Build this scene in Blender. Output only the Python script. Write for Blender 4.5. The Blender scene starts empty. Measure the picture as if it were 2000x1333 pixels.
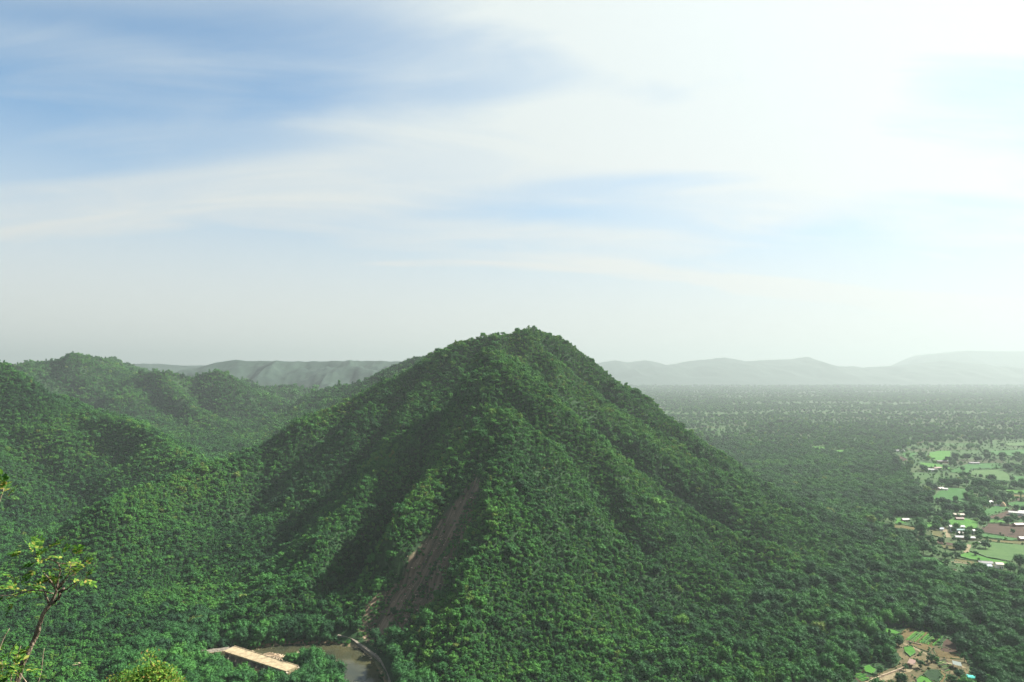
import bpy, math, random
import numpy as np
from mathutils import Vector, Matrix, Euler

scene = bpy.context.scene
col = scene.collection
R = math.radians

# ---------------------------------------------------------------- camera, sky, sun, exposure
CAM_Z, LENS_PX, HORIZON = 200.0, 1333.0, 728.0
PITCH = math.atan((HORIZON - 666.5) / LENS_PX)
cam = bpy.data.cameras.new('camera'); cam_o = bpy.data.objects.new('camera', cam); col.objects.link(cam_o)
cam.lens = 24.0; cam.sensor_width = 36.0; cam.clip_start = 0.5; cam.clip_end = 60000.0
cam_o.location = (0, 0, CAM_Z); cam_o.rotation_euler = (math.pi / 2 + PITCH, 0, 0)
scene.camera = cam_o

SUN_AZ, SUN_EL = 69.0, 40.0           # clockwise from the view direction (+Y), above the horizon
sun_dir = Vector((math.sin(R(SUN_AZ)) * math.cos(R(SUN_EL)), math.cos(R(SUN_AZ)) * math.cos(R(SUN_EL)), math.sin(R(SUN_EL))))
sun = bpy.data.lights.new('sun', 'SUN'); sun.energy = 5.0; sun.angle = R(0.6); sun.color = (1.0, 0.95, 0.86)
sun_o = bpy.data.objects.new('sun', sun); col.objects.link(sun_o)
sun_o.rotation_euler = (-sun_dir).to_track_quat('-Z', 'Y').to_euler(); sun_o.location = (900, 500, 900)

world = bpy.data.worlds.new('World'); scene.world = world; world.use_nodes = True
wt = world.node_tree; wt.nodes.clear()
def wn(t, **k):
    n = wt.nodes.new(t)
    for a, v in k.items(): setattr(n, a, v)
    return n
def wmath(op, a, b=None, c=None):
    n = wn('ShaderNodeMath', operation=op)
    for i, v in enumerate((a, b, c)):
        if v is None: continue
        if isinstance(v, (int, float)): n.inputs[i].default_value = v
        else: wt.links.new(v, n.inputs[i])
    return n.outputs[0]
sky = wn('ShaderNodeTexSky', sky_type='NISHITA', sun_disc=False, sun_elevation=R(SUN_EL), sun_rotation=R(SUN_AZ),
         altitude=300.0, air_density=1.0, dust_density=0.6, ozone_density=3.0)
tc = wn('ShaderNodeTexCoord'); sep = wn('ShaderNodeSeparateXYZ'); wt.links.new(tc.outputs['Generated'], sep.inputs[0])
dz = wmath('ADD', wmath('MAXIMUM', sep.outputs[2], 0.0), 0.16)
px_, py_ = wmath('DIVIDE', sep.outputs[0], dz), wmath('DIVIDE', sep.outputs[1], dz)
comb = wn('ShaderNodeCombineXYZ'); wt.links.new(px_, comb.inputs[0]); wt.links.new(py_, comb.inputs[1])
def cloud(rot, sc, nscale, detail, lo, hi, off, dist=0.6, rough=0.55):
    m = wn('ShaderNodeMapping'); m.inputs['Rotation'].default_value = (0, 0, R(rot)); m.inputs['Scale'].default_value = sc
    m.inputs['Location'].default_value = off
    wt.links.new(comb.outputs[0], m.inputs[0])
    n = wn('ShaderNodeTexNoise'); n.inputs['Scale'].default_value = nscale; n.inputs['Detail'].default_value = detail
    n.inputs['Roughness'].default_value = rough; n.inputs['Distortion'].default_value = dist
    wt.links.new(m.outputs[0], n.inputs['Vector'])
    mr = wn('ShaderNodeMapRange', interpolation_type='SMOOTHSTEP'); mr.inputs[1].default_value = lo; mr.inputs[2].default_value = hi
    wt.links.new(n.outputs[0], mr.inputs[0])
    return mr.outputs[0]
c1 = cloud(-12, (0.32, 1.25, 1), 1.0, 2, 0.335, 0.64, (3.1, 1.7, 0))
c2 = cloud(-20, (0.8, 2.6, 1), 1.3, 7, 0.35, 0.85, (7.7, 4.2, 0), 1.0, 0.6)
cov = wmath('MINIMUM', wmath('ADD', wmath('MULTIPLY_ADD', c1, 0.70, 0.06), wmath('MULTIPLY', c2, 0.26)), 0.94)
# thin veil thickening towards the sun, as cirrus does when looked through at a low angle
dot = wn('ShaderNodeVectorMath', operation='DOT_PRODUCT'); dot.inputs[1].default_value = sun_dir
wt.links.new(tc.outputs['Generated'], dot.inputs[0])
d0 = wmath('MAXIMUM', dot.outputs['Value'], 0.0)
fwd = wmath('POWER', d0, 2.4)
cov = wmath('MINIMUM', wmath('ADD', cov, wmath('MULTIPLY', fwd, 0.9)), 0.97)
low = wn('ShaderNodeMapRange', interpolation_type='SMOOTHSTEP'); low.inputs[1].default_value = 0.04; low.inputs[2].default_value = 0.43
low.inputs[3].default_value = 0.96; low.inputs[4].default_value = 0.0
wt.links.new(sep.outputs[2], low.inputs[0])
cov = wmath('MAXIMUM', cov, low.outputs[0])
cbri = wmath('ADD', wmath('ADD', wmath('MULTIPLY', fwd, 0.10), 0.225), wmath('MULTIPLY', low.outputs[0], 0.0))
cmix = wn('ShaderNodeMix', data_type='RGBA'); cmix.inputs[6].default_value = (0.93, 1.0, 0.985, 1); cmix.inputs[7].default_value = (1.0, 0.995, 0.955, 1)
wt.links.new(low.outputs[0], cmix.inputs[0])
ccol = wn('ShaderNodeVectorMath', operation='SCALE'); wt.links.new(cmix.outputs[2], ccol.inputs[0]); wt.links.new(cbri, ccol.inputs['Scale'])
SKY_STRENGTH = 0.05
sk = wn('ShaderNodeVectorMath', operation='MULTIPLY'); wt.links.new(sky.outputs[0], sk.inputs[0]); sk.inputs[1].default_value = (0.36, 0.80, 0.95)
cs = wn('ShaderNodeVectorMath', operation='SCALE'); wt.links.new(ccol.outputs[0], cs.inputs[0]); cs.inputs['Scale'].default_value = 1.0 / SKY_STRENGTH
mix = wn('ShaderNodeMix', data_type='RGBA')
wt.links.new(cov, mix.inputs[0]); wt.links.new(sk.outputs[0], mix.inputs[6]); wt.links.new(cs.outputs[0], mix.inputs[7])
bg = wn('ShaderNodeBackground'); bg.inputs[1].default_value = SKY_STRENGTH; wo = wn('ShaderNodeOutputWorld')
wt.links.new(mix.outputs[2], bg.inputs[0]); wt.links.new(bg.outputs[0], wo.inputs[0])

scene.view_settings.view_transform = 'Standard'; scene.view_settings.look = 'None'
scene.view_settings.exposure = 1.9; scene.view_settings.gamma = 1.0; scene.view_settings.use_curve_mapping = False
scene.cycles.use_denoising = True
scene.cycles.max_bounces = 5; scene.cycles.diffuse_bounces = 1; scene.cycles.glossy_bounces = 2
scene.cycles.transmission_bounces = 2; scene.cycles.transparent_max_bounces = 4; scene.cycles.volume_bounces = 0
scene.cycles.use_adaptive_sampling = True; scene.cycles.adaptive_threshold = 0.02

# ---------------------------------------------------------------- helpers
rng = np.random.RandomState(7)
random.seed(7)
cp, sp = math.cos(PITCH), math.sin(PITCH)
def ray(px, py):
    a, b = (px - 1000.0) / LENS_PX, -(py - 666.5) / LENS_PX
    return a, cp - b * sp, sp + b * cp           # x, y, z of the viewing direction
def at(px, py, y):
    """the point seen at that place of the photograph, y metres ahead"""
    a, f, u = ray(px, py); t = y / f
    return np.array((a * t, y, CAM_Z + u * t))
def flat(px, py, z):
    a, f, u = ray(px, py); t = (z - CAM_Z) / u
    return np.array((a * t, f * t))
def project(x, y, z):
    dz_ = z - CAM_Z
    f = y * cp + dz_ * sp; u = -y * sp + dz_ * cp
    return 1000.0 + LENS_PX * x / f, 666.5 - LENS_PX * u / f

def hash2(i, j, s):
    n = (i.astype(np.int64) * 374761393 + j.astype(np.int64) * 668265263 + s * 974634777) & 0x7fffffff
    n = ((n ^ (n >> 13)) * 1274126177) & 0x7fffffff
    return ((n ^ (n >> 16)) & 0xffff) / 65535.0
def vnoise(x, y, s=0):
    xi, yi = np.floor(x), np.floor(y); fx, fy = x - xi, y - yi
    fx = fx * fx * fx * (fx * (fx * 6 - 15) + 10); fy = fy * fy * fy * (fy * (fy * 6 - 15) + 10)
    a, b = hash2(xi, yi, s), hash2(xi + 1, yi, s); c, d = hash2(xi, yi + 1, s), hash2(xi + 1, yi + 1, s)
    return (a + (b - a) * fx) * (1 - fy) + (c + (d - c) * fx) * fy
def fbm(x, y, sc, o=4, s=0):
    t, a, n = 0.0, 0.5, 0.0
    for k in range(o):
        t = t + a * (vnoise(x / sc, y / sc, s + k) - 0.5); n += a; a *= 0.5; sc *= 0.5
    return t / n * 2.0
def sstep(a, b, x):
    t = np.clip((x - a) / (b - a), 0, 1); return t * t * (3 - 2 * t)
def in_poly(x, y, poly):
    r = np.zeros(np.shape(x), bool); n = len(poly)
    for i in range(n):
        x0, y0 = poly[i]; x1, y1 = poly[(i + 1) % n]
        if y0 == y1: continue
        c = ((y0 > y) != (y1 > y)) & (x < (x1 - x0) * (y - y0) / (y1 - y0) + x0)
        r ^= c
    return r
def seg_dist(x, y, pts, closed=False):
    """distance to a polyline and the position along it"""
    best = np.full(np.shape(x), 1e9); bt = np.zeros(np.shape(x))
    n = len(pts)
    for i in range(n if closed else n - 1):
        ax, ay = pts[i][:2]; bx, by = pts[(i + 1) % n][:2]
        vx, vy = bx - ax, by - ay; L = vx * vx + vy * vy + 1e-9
        t = np.clip(((x - ax) * vx + (y - ay) * vy) / L, 0, 1)
        d = np.hypot(x - ax - t * vx, y - ay - t * vy)
        m = d < best; best = np.where(m, d, best); bt = np.where(m, i + t, bt)
    return best, bt

def tag(o, label=None, cat=None, group=None, kind=None):
    if label: o['label'] = label
    if cat: o['category'] = cat
    if group: o['group'] = group
    if kind: o['kind'] = kind
    return o
def empty(name, loc=(0, 0, 0), rz=0.0):
    o = bpy.data.objects.new(name, None); col.objects.link(o); o.location = loc; o.rotation_euler = (0, 0, rz)
    o.empty_display_size = 0.3
    return o
class MB:
    """collects faces for one mesh"""
    def __init__(s): s.v, s.f = [], []
    def add(s, vs, fs):
        b = len(s.v); s.v += [tuple(float(c) for c in v) for v in vs]; s.f += [tuple(i + b for i in f) for f in fs]; return s
    def box(s, x0, x1, y0, y1, z0, z1):
        return s.add([(x0, y0, z0), (x1, y0, z0), (x1, y1, z0), (x0, y1, z0), (x0, y0, z1), (x1, y0, z1), (x1, y1, z1), (x0, y1, z1)],
                     [(0, 3, 2, 1), (4, 5, 6, 7), (0, 1, 5, 4), (1, 2, 6, 5), (2, 3, 7, 6), (3, 0, 4, 7)])
    def prism(s, poly, z0, z1):
        n = len(poly)
        return s.add([(p[0], p[1], z0) for p in poly] + [(p[0], p[1], z1) for p in poly],
                     [tuple(range(n - 1, -1, -1)), tuple(range(n, 2 * n))] + [(i, (i + 1) % n, n + (i + 1) % n, n + i) for i in range(n)])
    def tube(s, pts, rad, n=7, cap=True):
        pts = [Vector(p) for p in pts]; up = Vector((0.3, 0.2, 1)).normalized(); rings = []
        for i, p in enumerate(pts):
            d = (pts[min(i + 1, len(pts) - 1)] - pts[max(i - 1, 0)]).normalized()
            a = d.cross(Vector((0.93, 0.31, 0.17)) if abs(d.dot(up)) > 0.9 else up).normalized(); b = d.cross(a)
            r = rad[i] if hasattr(rad, '__len__') else rad
            rings.append([p + (a * math.cos(2 * math.pi * k / n) + b * math.sin(2 * math.pi * k / n)) * r for k in range(n)])
        vs = [v for r_ in rings for v in r_]; fs = []
        for i in range(len(pts) - 1):
            for k in range(n):
                fs.append((i * n + k, i * n + (k + 1) % n, (i + 1) * n + (k + 1) % n, (i + 1) * n + k))
        if cap: fs += [tuple(range(n - 1, -1, -1)), tuple(range((len(pts) - 1) * n, len(pts) * n))]
        return s.add(vs, fs)
    def mesh(s, name, mats, smooth=False):
        m = bpy.data.meshes.new(name); m.from_pydata(s.v, [], s.f); m.update()
        for k in (mats if isinstance(mats, (list, tuple)) else [mats]): m.materials.append(k)
        if smooth: m.shade_smooth()
        return m
    def build(s, name, mat, parent=None, smooth=False):
        o = bpy.data.objects.new(name, s.mesh(name, mat, smooth)); col.objects.link(o); o.parent = parent
        return o

# ---------------------------------------------------------------- materials
def new_mat(name):
    m = bpy.data.materials.new(name); m.use_nodes = True; nt = m.node_tree; nt.nodes.clear()
    out = nt.nodes.new('ShaderNodeOutputMaterial'); return m, nt, out
def nd(nt, t, ins=None, **k):
    n = nt.nodes.new(t)
    for a, v in k.items(): setattr(n, a, v)
    for a, v in (ins or {}).items():
        if isinstance(v, bpy.types.NodeSocket): nt.links.new(v, n.inputs[a])
        else: n.inputs[a].default_value = v
    return n
def c4(c): return (c[0], c[1], c[2], 1.0)
def ramp(nt, fac, stops):
    r = nd(nt, 'ShaderNodeValToRGB', {0: fac}); e = r.color_ramp.elements
    while len(e) < len(stops): e.new(0.5)
    for i, (p, c) in enumerate(stops): e[i].position = p; e[i].color = c4(c)
    return r.outputs[0]
def noise_mat(name, c0, c1, scale, rough=0.9, bump=0.0, detail=5, coord='Object', stretch=(1, 1, 1), bscale=None, spec=0.2):
    m, nt, out = new_mat(name)
    t = nd(nt, 'ShaderNodeTexCoord'); mp = nd(nt, 'ShaderNodeMapping', {0: t.outputs[coord], 'Scale': stretch})
    n = nd(nt, 'ShaderNodeTexNoise', {'Vector': mp.outputs[0], 'Scale': scale, 'Detail': detail, 'Roughness': 0.62})
    c = ramp(nt, n.outputs[0], [(0.32, c0), (0.68, c1)])
    p = nd(nt, 'ShaderNodeBsdfPrincipled', {'Base Color': c, 'Roughness': rough, 'Specular IOR Level': spec})
    if bump:
        n2 = nd(nt, 'ShaderNodeTexNoise', {'Vector': mp.outputs[0], 'Scale': bscale or scale * 4, 'Detail': 4})
        b = nd(nt, 'ShaderNodeBump', {'Height': n2.outputs[0], 'Strength': bump, 'Distance': 0.2}); nt.links.new(b.outputs[0], p.inputs['Normal'])
    nt.links.new(p.outputs[0], out.inputs[0]); return m

def foliage_mat(name, stops, trans=0.24, use_tone=True, nscale=0.014, namp=0.62):
    m, nt, out = new_mat(name)
    geo = nd(nt, 'ShaderNodeNewGeometry')
    big = nd(nt, 'ShaderNodeTexNoise', {'Vector': geo.outputs['Position'], 'Scale': nscale, 'Detail': 3.0})
    leaf = nd(nt, 'ShaderNodeTexNoise', {'Vector': geo.outputs['Position'], 'Scale': 0.9, 'Detail': 2.0})
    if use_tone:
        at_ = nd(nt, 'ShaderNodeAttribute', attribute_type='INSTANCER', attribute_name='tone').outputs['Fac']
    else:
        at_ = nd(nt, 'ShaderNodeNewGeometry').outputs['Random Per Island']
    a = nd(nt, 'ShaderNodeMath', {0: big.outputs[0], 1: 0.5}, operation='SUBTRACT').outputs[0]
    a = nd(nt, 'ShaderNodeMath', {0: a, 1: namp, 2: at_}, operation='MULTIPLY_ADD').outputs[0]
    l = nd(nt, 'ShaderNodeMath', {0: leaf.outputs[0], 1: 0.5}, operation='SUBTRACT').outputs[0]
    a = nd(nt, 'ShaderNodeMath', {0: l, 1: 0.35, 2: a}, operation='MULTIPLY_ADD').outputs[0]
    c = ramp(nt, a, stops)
    d = nd(nt, 'ShaderNodeBsdfPrincipled', {'Base Color': c, 'Roughness': 0.7, 'Specular IOR Level': 0.08})
    tr = nd(nt, 'ShaderNodeBsdfTranslucent', {'Color': c})
    mx = nd(nt, 'ShaderNodeMixShader', {0: trans, 1: d.outputs[0], 2: tr.outputs[0]})
    nt.links.new(mx.outputs[0], out.inputs[0]); return m

M = {}
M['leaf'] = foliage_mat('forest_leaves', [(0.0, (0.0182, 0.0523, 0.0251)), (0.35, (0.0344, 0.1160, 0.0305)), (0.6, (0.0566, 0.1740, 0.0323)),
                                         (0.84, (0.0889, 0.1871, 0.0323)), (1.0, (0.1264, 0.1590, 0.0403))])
M['bark'] = noise_mat('bark', (0.030, 0.024, 0.018), (0.085, 0.070, 0.055), 3.0)
M['near_leaf'] = foliage_mat('sunlit_leaves', [(0.0, (0.035, 0.10, 0.020)), (0.5, (0.10, 0.21, 0.030)), (0.85, (0.20, 0.27, 0.045)), (1.0, (0.26, 0.15, 0.06))],
                             trans=0.4, use_tone=False, nscale=1.5, namp=0.3)
M['near_bark'] = noise_mat('pale_bark', (0.055, 0.040, 0.028), (0.20, 0.155, 0.115), 9.0, bump=0.6, stretch=(1, 1, 0.35))
M['dry_twig'] = noise_mat('dry_twig', (0.16, 0.12, 0.08), (0.32, 0.26, 0.19), 20.0)

# ---------------------------------------------------------------- terrain: ridge lines (photo column, photo row, metres ahead) and a width factor
def ridge(pts, wf, wmin=60.0):
    P = [at(a, b, d) for a, b, d in pts]
    return P, [max(wmin, wf * p[2]) for p in P]
RIDGES = [
    # main mountain: summit, front knob and the spine that comes down towards the camera
    ridge([(1058, 657, 1010), (1030, 652, 1000), (1000, 694, 915), (957, 680, 830), (1002, 716, 790), (1018, 752, 755), (1002, 788, 725), (970, 824, 690), (950, 900, 630), (935, 1000, 565), (905, 1100, 515), (875, 1200, 472), (855, 1290, 445)], 1.22, 36),
    ridge([(1030, 652, 1000), (1000, 646, 995), (960, 657, 985), (900, 672, 980), (850, 694, 985), (762, 744, 990), (630, 803, 960), (498, 876, 910), (409, 905, 850), (333, 935, 790), (220, 975, 720)], 1.6),
    ridge([(850, 694, 985), (820, 724, 930), (775, 804, 860), (720, 903, 760), (660, 1002, 670), (590, 1102, 590), (520, 1180, 530)], 1.3, 55),
    ridge([(970, 824, 690), (845, 915, 650), (775, 988, 600), (712, 1068, 550), (668, 1140, 520), (630, 1205, 500)], 0.9, 32),
    ridge([(1030, 652, 1000), (1090, 661, 1010), (1130, 697, 1015), (1160, 719, 1015), (1210, 752, 1010), (1270, 812, 1000), (1330, 854, 980), (1400, 893, 950), (1480, 934, 920), (1560, 974, 890)], 1.2),
    ridge([(975, 820, 690), (1030, 868, 700), (1110, 952, 665), (1190, 1022, 645), (1285, 1075, 630), (1400, 1122, 610)], 1.0, 36),
    ridge([(957, 684, 830), (1018, 752, 765), (1050, 822, 760), (1125, 888, 760), (1222, 932, 760), (1302, 972, 745), (1400, 1020, 720), (1500, 1068, 690)], 0.95, 36),
    ridge([(1030, 652, 1000), (1055, 690, 920), (1080, 740, 870), (1140, 808, 870), (1240, 878, 860), (1322, 914, 850), (1400, 950, 840), (1480, 994, 810), (1560, 1036, 780)], 0.95, 36),
    ridge([(1030, 652, 1000), (960, 690, 1200), (900, 690, 1450), (833, 700, 1600), (780, 713, 1650), (740, 738, 1700), (700, 755, 1750), (640, 768, 1900)], 1.5),
    # hills on the left
    ridge([(-250, 690, 1150), (-120, 694, 1180), (-30, 704, 1200), (60, 728, 1180), (133, 765, 1150), (196, 800, 1120), (262, 832, 1080), (315, 856, 1040), (350, 874, 1000), (420, 908, 930)], 1.4),
    ridge([(-200, 720, 2025), (40, 711, 2160), (90, 702, 2160), (145, 693, 2160), (200, 708, 2228), (260, 735, 2295)], 1.35),
    ridge([(145, 693, 2160), (200, 706, 2498), (225, 707, 2835), (255, 722, 2902)], 1.7),
    ridge([(215, 760, 2187), (262, 738, 2079), (310, 725, 2025), (370, 734, 2052), (430, 728, 2092), (470, 747, 2039), (520, 777, 1998), (570, 795, 1985), (620, 812, 1944)], 1.15),
    ridge([(310, 725, 2025), (345, 762, 1917), (400, 802, 1809), (455, 837, 1701), (500, 862, 1593)], 1.05),
    ridge([(262, 738, 2079), (255, 790, 1890), (300, 830, 1728)], 1.2),
    ridge([(420, 735, 2565), (500, 758, 2362), (540, 753, 2430), (600, 764, 2498), (660, 770, 2565)], 1.5),
]
def base_level(x, y):
    left = 1 - sstep(-420, -120, x)
    return 3.0 + left * (sstep(600, 2500, y) * 85.0 + sstep(-250, -900, x) * 0 )
RIVER = [flat(*p, 0.0) for p in [(420, 1276), (500, 1268), (560, 1260), (640, 1258), (700, 1268), (726, 1292), (748, 1340), (760, 1420), (700, 1430), (668, 1340), (655, 1312), (640, 1300), (600, 1296), (560, 1302), (520, 1316), (470, 1306), (420, 1300), (392, 1290)]]
def gully(pts, dep, wid): return [at(a, b, d)[:2] for a, b, d in pts], dep, wid
GULLIES = [gully([(925, 700, 900), (880, 760, 850), (841, 810, 790), (802, 870, 730), (762, 925, 690), (720, 985, 640), (660, 1070, 580)], 28, 24),
           gully([(1010, 800, 740), (1045, 840, 720), (1070, 884, 715), (1120, 950, 700), (1190, 1020, 670), (1260, 1080, 640)], 30, 21),
           gully([(1090, 790, 820), (1160, 850, 815), (1230, 900, 805), (1300, 945, 795), (1380, 990, 770), (1450, 1040, 740)], 28, 22),
           gully([(1080, 690, 950), (1130, 745, 940), (1190, 800, 930), (1270, 860, 915), (1360, 905, 890)], 22, 20),
           gully([(800, 760, 930), (740, 830, 880), (670, 900, 820), (590, 980, 750), (500, 1060, 670)], 20, 22),
           gully([(690, 800, 950), (600, 880, 900), (500, 950, 830), (400, 1010, 760)], 16, 22),
           gully([(380, 745, 2025), (420, 800, 1890), (480, 850, 1755)], 34, 32), gully([(280, 760, 1998), (320, 810, 1877), (370, 860, 1688)], 30, 30),
           gully([(470, 760, 2106), (530, 810, 1958), (560, 840, 1823)], 28, 30), gully([(60, 760, 1250), (140, 820, 1150), (230, 880, 1020)], 22, 30),
           gully([(-20, 800, 1100), (100, 870, 1000), (200, 930, 900)], 22, 30), gully([(100, 730, 2080), (150, 760, 1950), (170, 780, 1860)], 34, 35)]
def raw_height(x, y):
    wx = x + fbm(x, y, 160, 3, 11) * 22; wy = y + fbm(x, y, 160, 3, 23) * 22
    b = base_level(x, y); acc = np.zeros_like(x); P_ = 3.5
    for pts, w in RIDGES:
        best = np.zeros_like(x)
        for i in range(len(pts) - 1):
            (ax, ay, az), (bx, by, bz) = pts[i], pts[i + 1]; vx, vy = bx - ax, by - ay
            t = np.clip(((wx - ax) * vx + (wy - ay) * vy) / (vx * vx + vy * vy + 1e-9), 0, 1)
            d = np.hypot(wx - ax - t * vx, wy - ay - t * vy); d = np.sqrt(d * d + 9.0 ** 2) - 9.0
            h = az + (bz - az) * t; wd = w[i] + (w[i + 1] - w[i]) * t
            best = np.maximum(best, np.maximum(h - b, 0) * np.clip(1 - d / wd, 0, 1) ** 1.22)
        acc += np.expm1(best / P_)
    c = P_ * np.log1p(acc)
    k = np.clip(c / 70.0, 0, 1)
    rid = 1 - np.abs(fbm(x, y, 130, 3, 5))
    z = b + c + k * (fbm(x, y, 120, 4, 3) * 9.0 + (rid - 0.8) * 15.0 + fbm(x, y, 26, 2, 41) * 2.2)
    for pts, dep, wid in GULLIES:
        d = seg_dist(wx, wy, pts)[0]; z = z - dep * np.exp(-(d / wid) ** 2) * np.clip(c / 40, 0, 1)
    hill = 198.3 - 0.74 * np.maximum(seg_dist(x, y, [(0, 0), (0, -400)])[0] - 1.0, 0)      # the hill the camera stands on
    z = np.maximum(z, hill)
    inside = in_poly(x, y, RIVER); dr = seg_dist(x, y, RIVER, True)[0]
    bed = np.where(inside, -1.2, -1.2 + dr * 0.62)
    z = np.where(dr < 60, np.where(inside | (bed < z), np.minimum(z, bed), z), z)
    return z
NG = 800; GX0, GY0, GA = -20.0, 580.0, 320.0; GB = math.asinh(19500 / GA)
gu = np.linspace(-1, 1, NG); gx = GX0 + GA * np.sinh(GB * gu); gy = GY0 + GA * np.sinh(GB * gu)
X, Y = np.meshgrid(gx, gy)
Z = raw_height(X, Y)
def tz(x, y):
    """height of the terrain mesh"""
    x, y = np.asarray(x, float), np.asarray(y, float)
    u = (np.arcsinh((x - GX0) / GA) / GB + 1) / 2 * (NG - 1); v = (np.arcsinh((y - GY0) / GA) / GB + 1) / 2 * (NG - 1)
    i = np.clip(u.astype(int), 0, NG - 2); j = np.clip(v.astype(int), 0, NG - 2)
    f = np.clip((x - gx[i]) / (gx[i + 1] - gx[i]), 0, 1); g = np.clip((y - gy[j]) / (gy[j + 1] - gy[j]), 0, 1)
    return (Z[j, i] * (1 - f) + Z[j, i + 1] * f) * (1 - g) + (Z[j + 1, i] * (1 - f) + Z[j + 1, i + 1] * f) * g
def hit(px, py, t0=60.0, t1=6000.0):
    """the terrain point seen at that place of the photograph"""
    a, f, u = ray(px, py); t = np.concatenate([np.arange(t0, 1500, 1.5), np.arange(1500, t1, 6)])
    below = (CAM_Z + u * t) < tz(a * t, f * t)
    k = int(np.argmax(below)) if below.any() else len(t) - 1
    return np.array((a * t[k], f * t[k], float(tz(a * t[k], f * t[k]))))

# landslide scar on the left face of the spine, with erosion runnels cut into it
SCAR_PX = [(690, 1238), (716, 1170), (792, 1085), (862, 1003), (903, 955), (928, 925), (944, 935), (935, 985), (905, 1060), (880, 1120), (860, 1165), (822, 1215), (790, 1262), (760, 1282), (715, 1262)]
SCAR = [hit(*p)[:2] for p in SCAR_PX]
s_top, s_bot = hit(920, 930)[:2], hit(735, 1250)[:2]
s_u = (s_bot - s_top) / np.linalg.norm(s_bot - s_top); s_v = np.array((-s_u[1], s_u[0]))
sd = seg_dist(X, Y, SCAR, True)[0]; s_in = in_poly(X, Y, SCAR)
scar = np.where(s_in, sstep(0, 7, sd), 0.0)
vv = X * s_v[0] + Y * s_v[1]; uu = X * s_u[0] + Y * s_u[1]
run = np.abs(fbm(vv + fbm(uu, vv, 40, 2, 71) * 4, uu * 0.10, 15, 3, 61))
Z = Z - scar * (3.0 + 7.0 * (0.35 - run) + fbm(X, Y, 14, 3, 44) * 1.6)

me = bpy.data.meshes.new('terrain')
idx = np.arange(NG * NG).reshape(NG, NG)
quads = np.stack([idx[:-1, :-1], idx[:-1, 1:], idx[1:, 1:], idx[1:, :-1]], -1).reshape(-1, 4)
me.vertices.add(NG * NG); me.vertices.foreach_set('co', np.stack([X, Y, Z], -1).ravel().astype(np.float32))
me.loops.add(quads.size); me.loops.foreach_set('vertex_index', quads.ravel().astype(np.int32))
me.polygons.add(len(quads)); me.polygons.foreach_set('loop_start', np.arange(0, quads.size, 4, dtype=np.int32))
me.update(calc_edges=True); me.shade_smooth()
farm = sstep(330, 520, X - 0.12 * (Y - 800)) * sstep(560, 760, Y)
farm = np.maximum(farm, sstep(1500, 2300, Y) * sstep(-100, 500, X))
for nm, arr in (('scar', scar), ('farm', farm), ('bank', np.clip(1 - seg_dist(X, Y, RIVER, True)[0] / 9, 0, 1) * (Z < 6))):
    at_ = me.attributes.new(nm, 'FLOAT', 'POINT'); at_.data.foreach_set('value', arr.ravel().astype(np.float32))
m, nt, out = new_mat('ground')
geo = nd(nt, 'ShaderNodeNewGeometry'); P0 = geo.outputs['Position']
n1 = nd(nt, 'ShaderNodeTexNoise', {'Vector': P0, 'Scale': 0.03, 'Detail': 6.0})
n2 = nd(nt, 'ShaderNodeTexNoise', {'Vector': P0, 'Scale': 0.4, 'Detail': 5.0})
floor_c = ramp(nt, n2.outputs[0], [(0.3, (0.010, 0.024, 0.010)), (0.6, (0.018, 0.044, 0.015)), (0.8, (0.034, 0.058, 0.020))])
mp = nd(nt, 'ShaderNodeMapping', {0: P0, 'Rotation': (0, 0, R(17)), 'Scale': (0.009, 0.015, 0)})
warp = nd(nt, 'ShaderNodeTexNoise', {'Vector': P0, 'Scale': 0.006, 'Detail': 2.0})
wv = nd(nt, 'ShaderNodeVectorMath', {0: warp.outputs['Color'], 1: mp.outputs[0]}, operation='ADD')
vor = nd(nt, 'ShaderNodeTexVoronoi', {'Vector': wv.outputs[0], 'Scale': 1.0}, feature='F1')
sepc = nd(nt, 'ShaderNodeSeparateColor', {0: vor.outputs['Color']})
farm_c = ramp(nt, sepc.outputs[0], [(0.0, (0.040, 0.105, 0.026)), (0.35, (0.060, 0.135, 0.034)), (0.55, (0.085, 0.140, 0.042)), (0.75, (0.085, 0.075, 0.040)), (0.9, (0.065, 0.150, 0.036))])
farm_c = nd(nt, 'ShaderNodeMix', {0: 0.66, 6: farm_c, 7: floor_c}, data_type='RGBA').outputs[2]
mpS = nd(nt, 'ShaderNodeMapping', {0: P0, 'Rotation': (0, 0, -math.atan2(s_u[1], s_u[0]))})
mpS2 = nd(nt, 'ShaderNodeMapping', {0: mpS.outputs[0], 'Scale': (0.02, 0.30, 0.02)})
n3 = nd(nt, 'ShaderNodeTexNoise', {'Vector': mpS2.outputs[0], 'Scale': 1.0, 'Detail': 6.0, 'Roughness': 0.65})
scar_c = ramp(nt, n3.outputs[0], [(0.32, (0.022, 0.030, 0.015)), (0.46, (0.062, 0.048, 0.033)), (0.60, (0.13, 0.098, 0.068)), (0.8, (0.22, 0.17, 0.12))])
bank_c = ramp(nt, n2.outputs[0], [(0.3, (0.10, 0.08, 0.05)), (0.7, (0.30, 0.22, 0.13))])
def attr(nm): return nd(nt, 'ShaderNodeAttribute', attribute_type='GEOMETRY', attribute_name=nm).outputs['Fac']
c = nd(nt, 'ShaderNodeMix', {0: attr('farm'), 6: floor_c, 7: farm_c}, data_type='RGBA').outputs[2]
bk = nd(nt, 'ShaderNodeMath', {0: attr('bank'), 1: n1.outputs[0]}, operation='MULTIPLY').outputs[0]
bk = nd(nt, 'ShaderNodeMapRange', {0: bk, 1: 0.2, 2: 0.4}).outputs[0]
c = nd(nt, 'ShaderNodeMix', {0: bk, 6: c, 7: bank_c}, data_type='RGBA').outputs[2]
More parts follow.
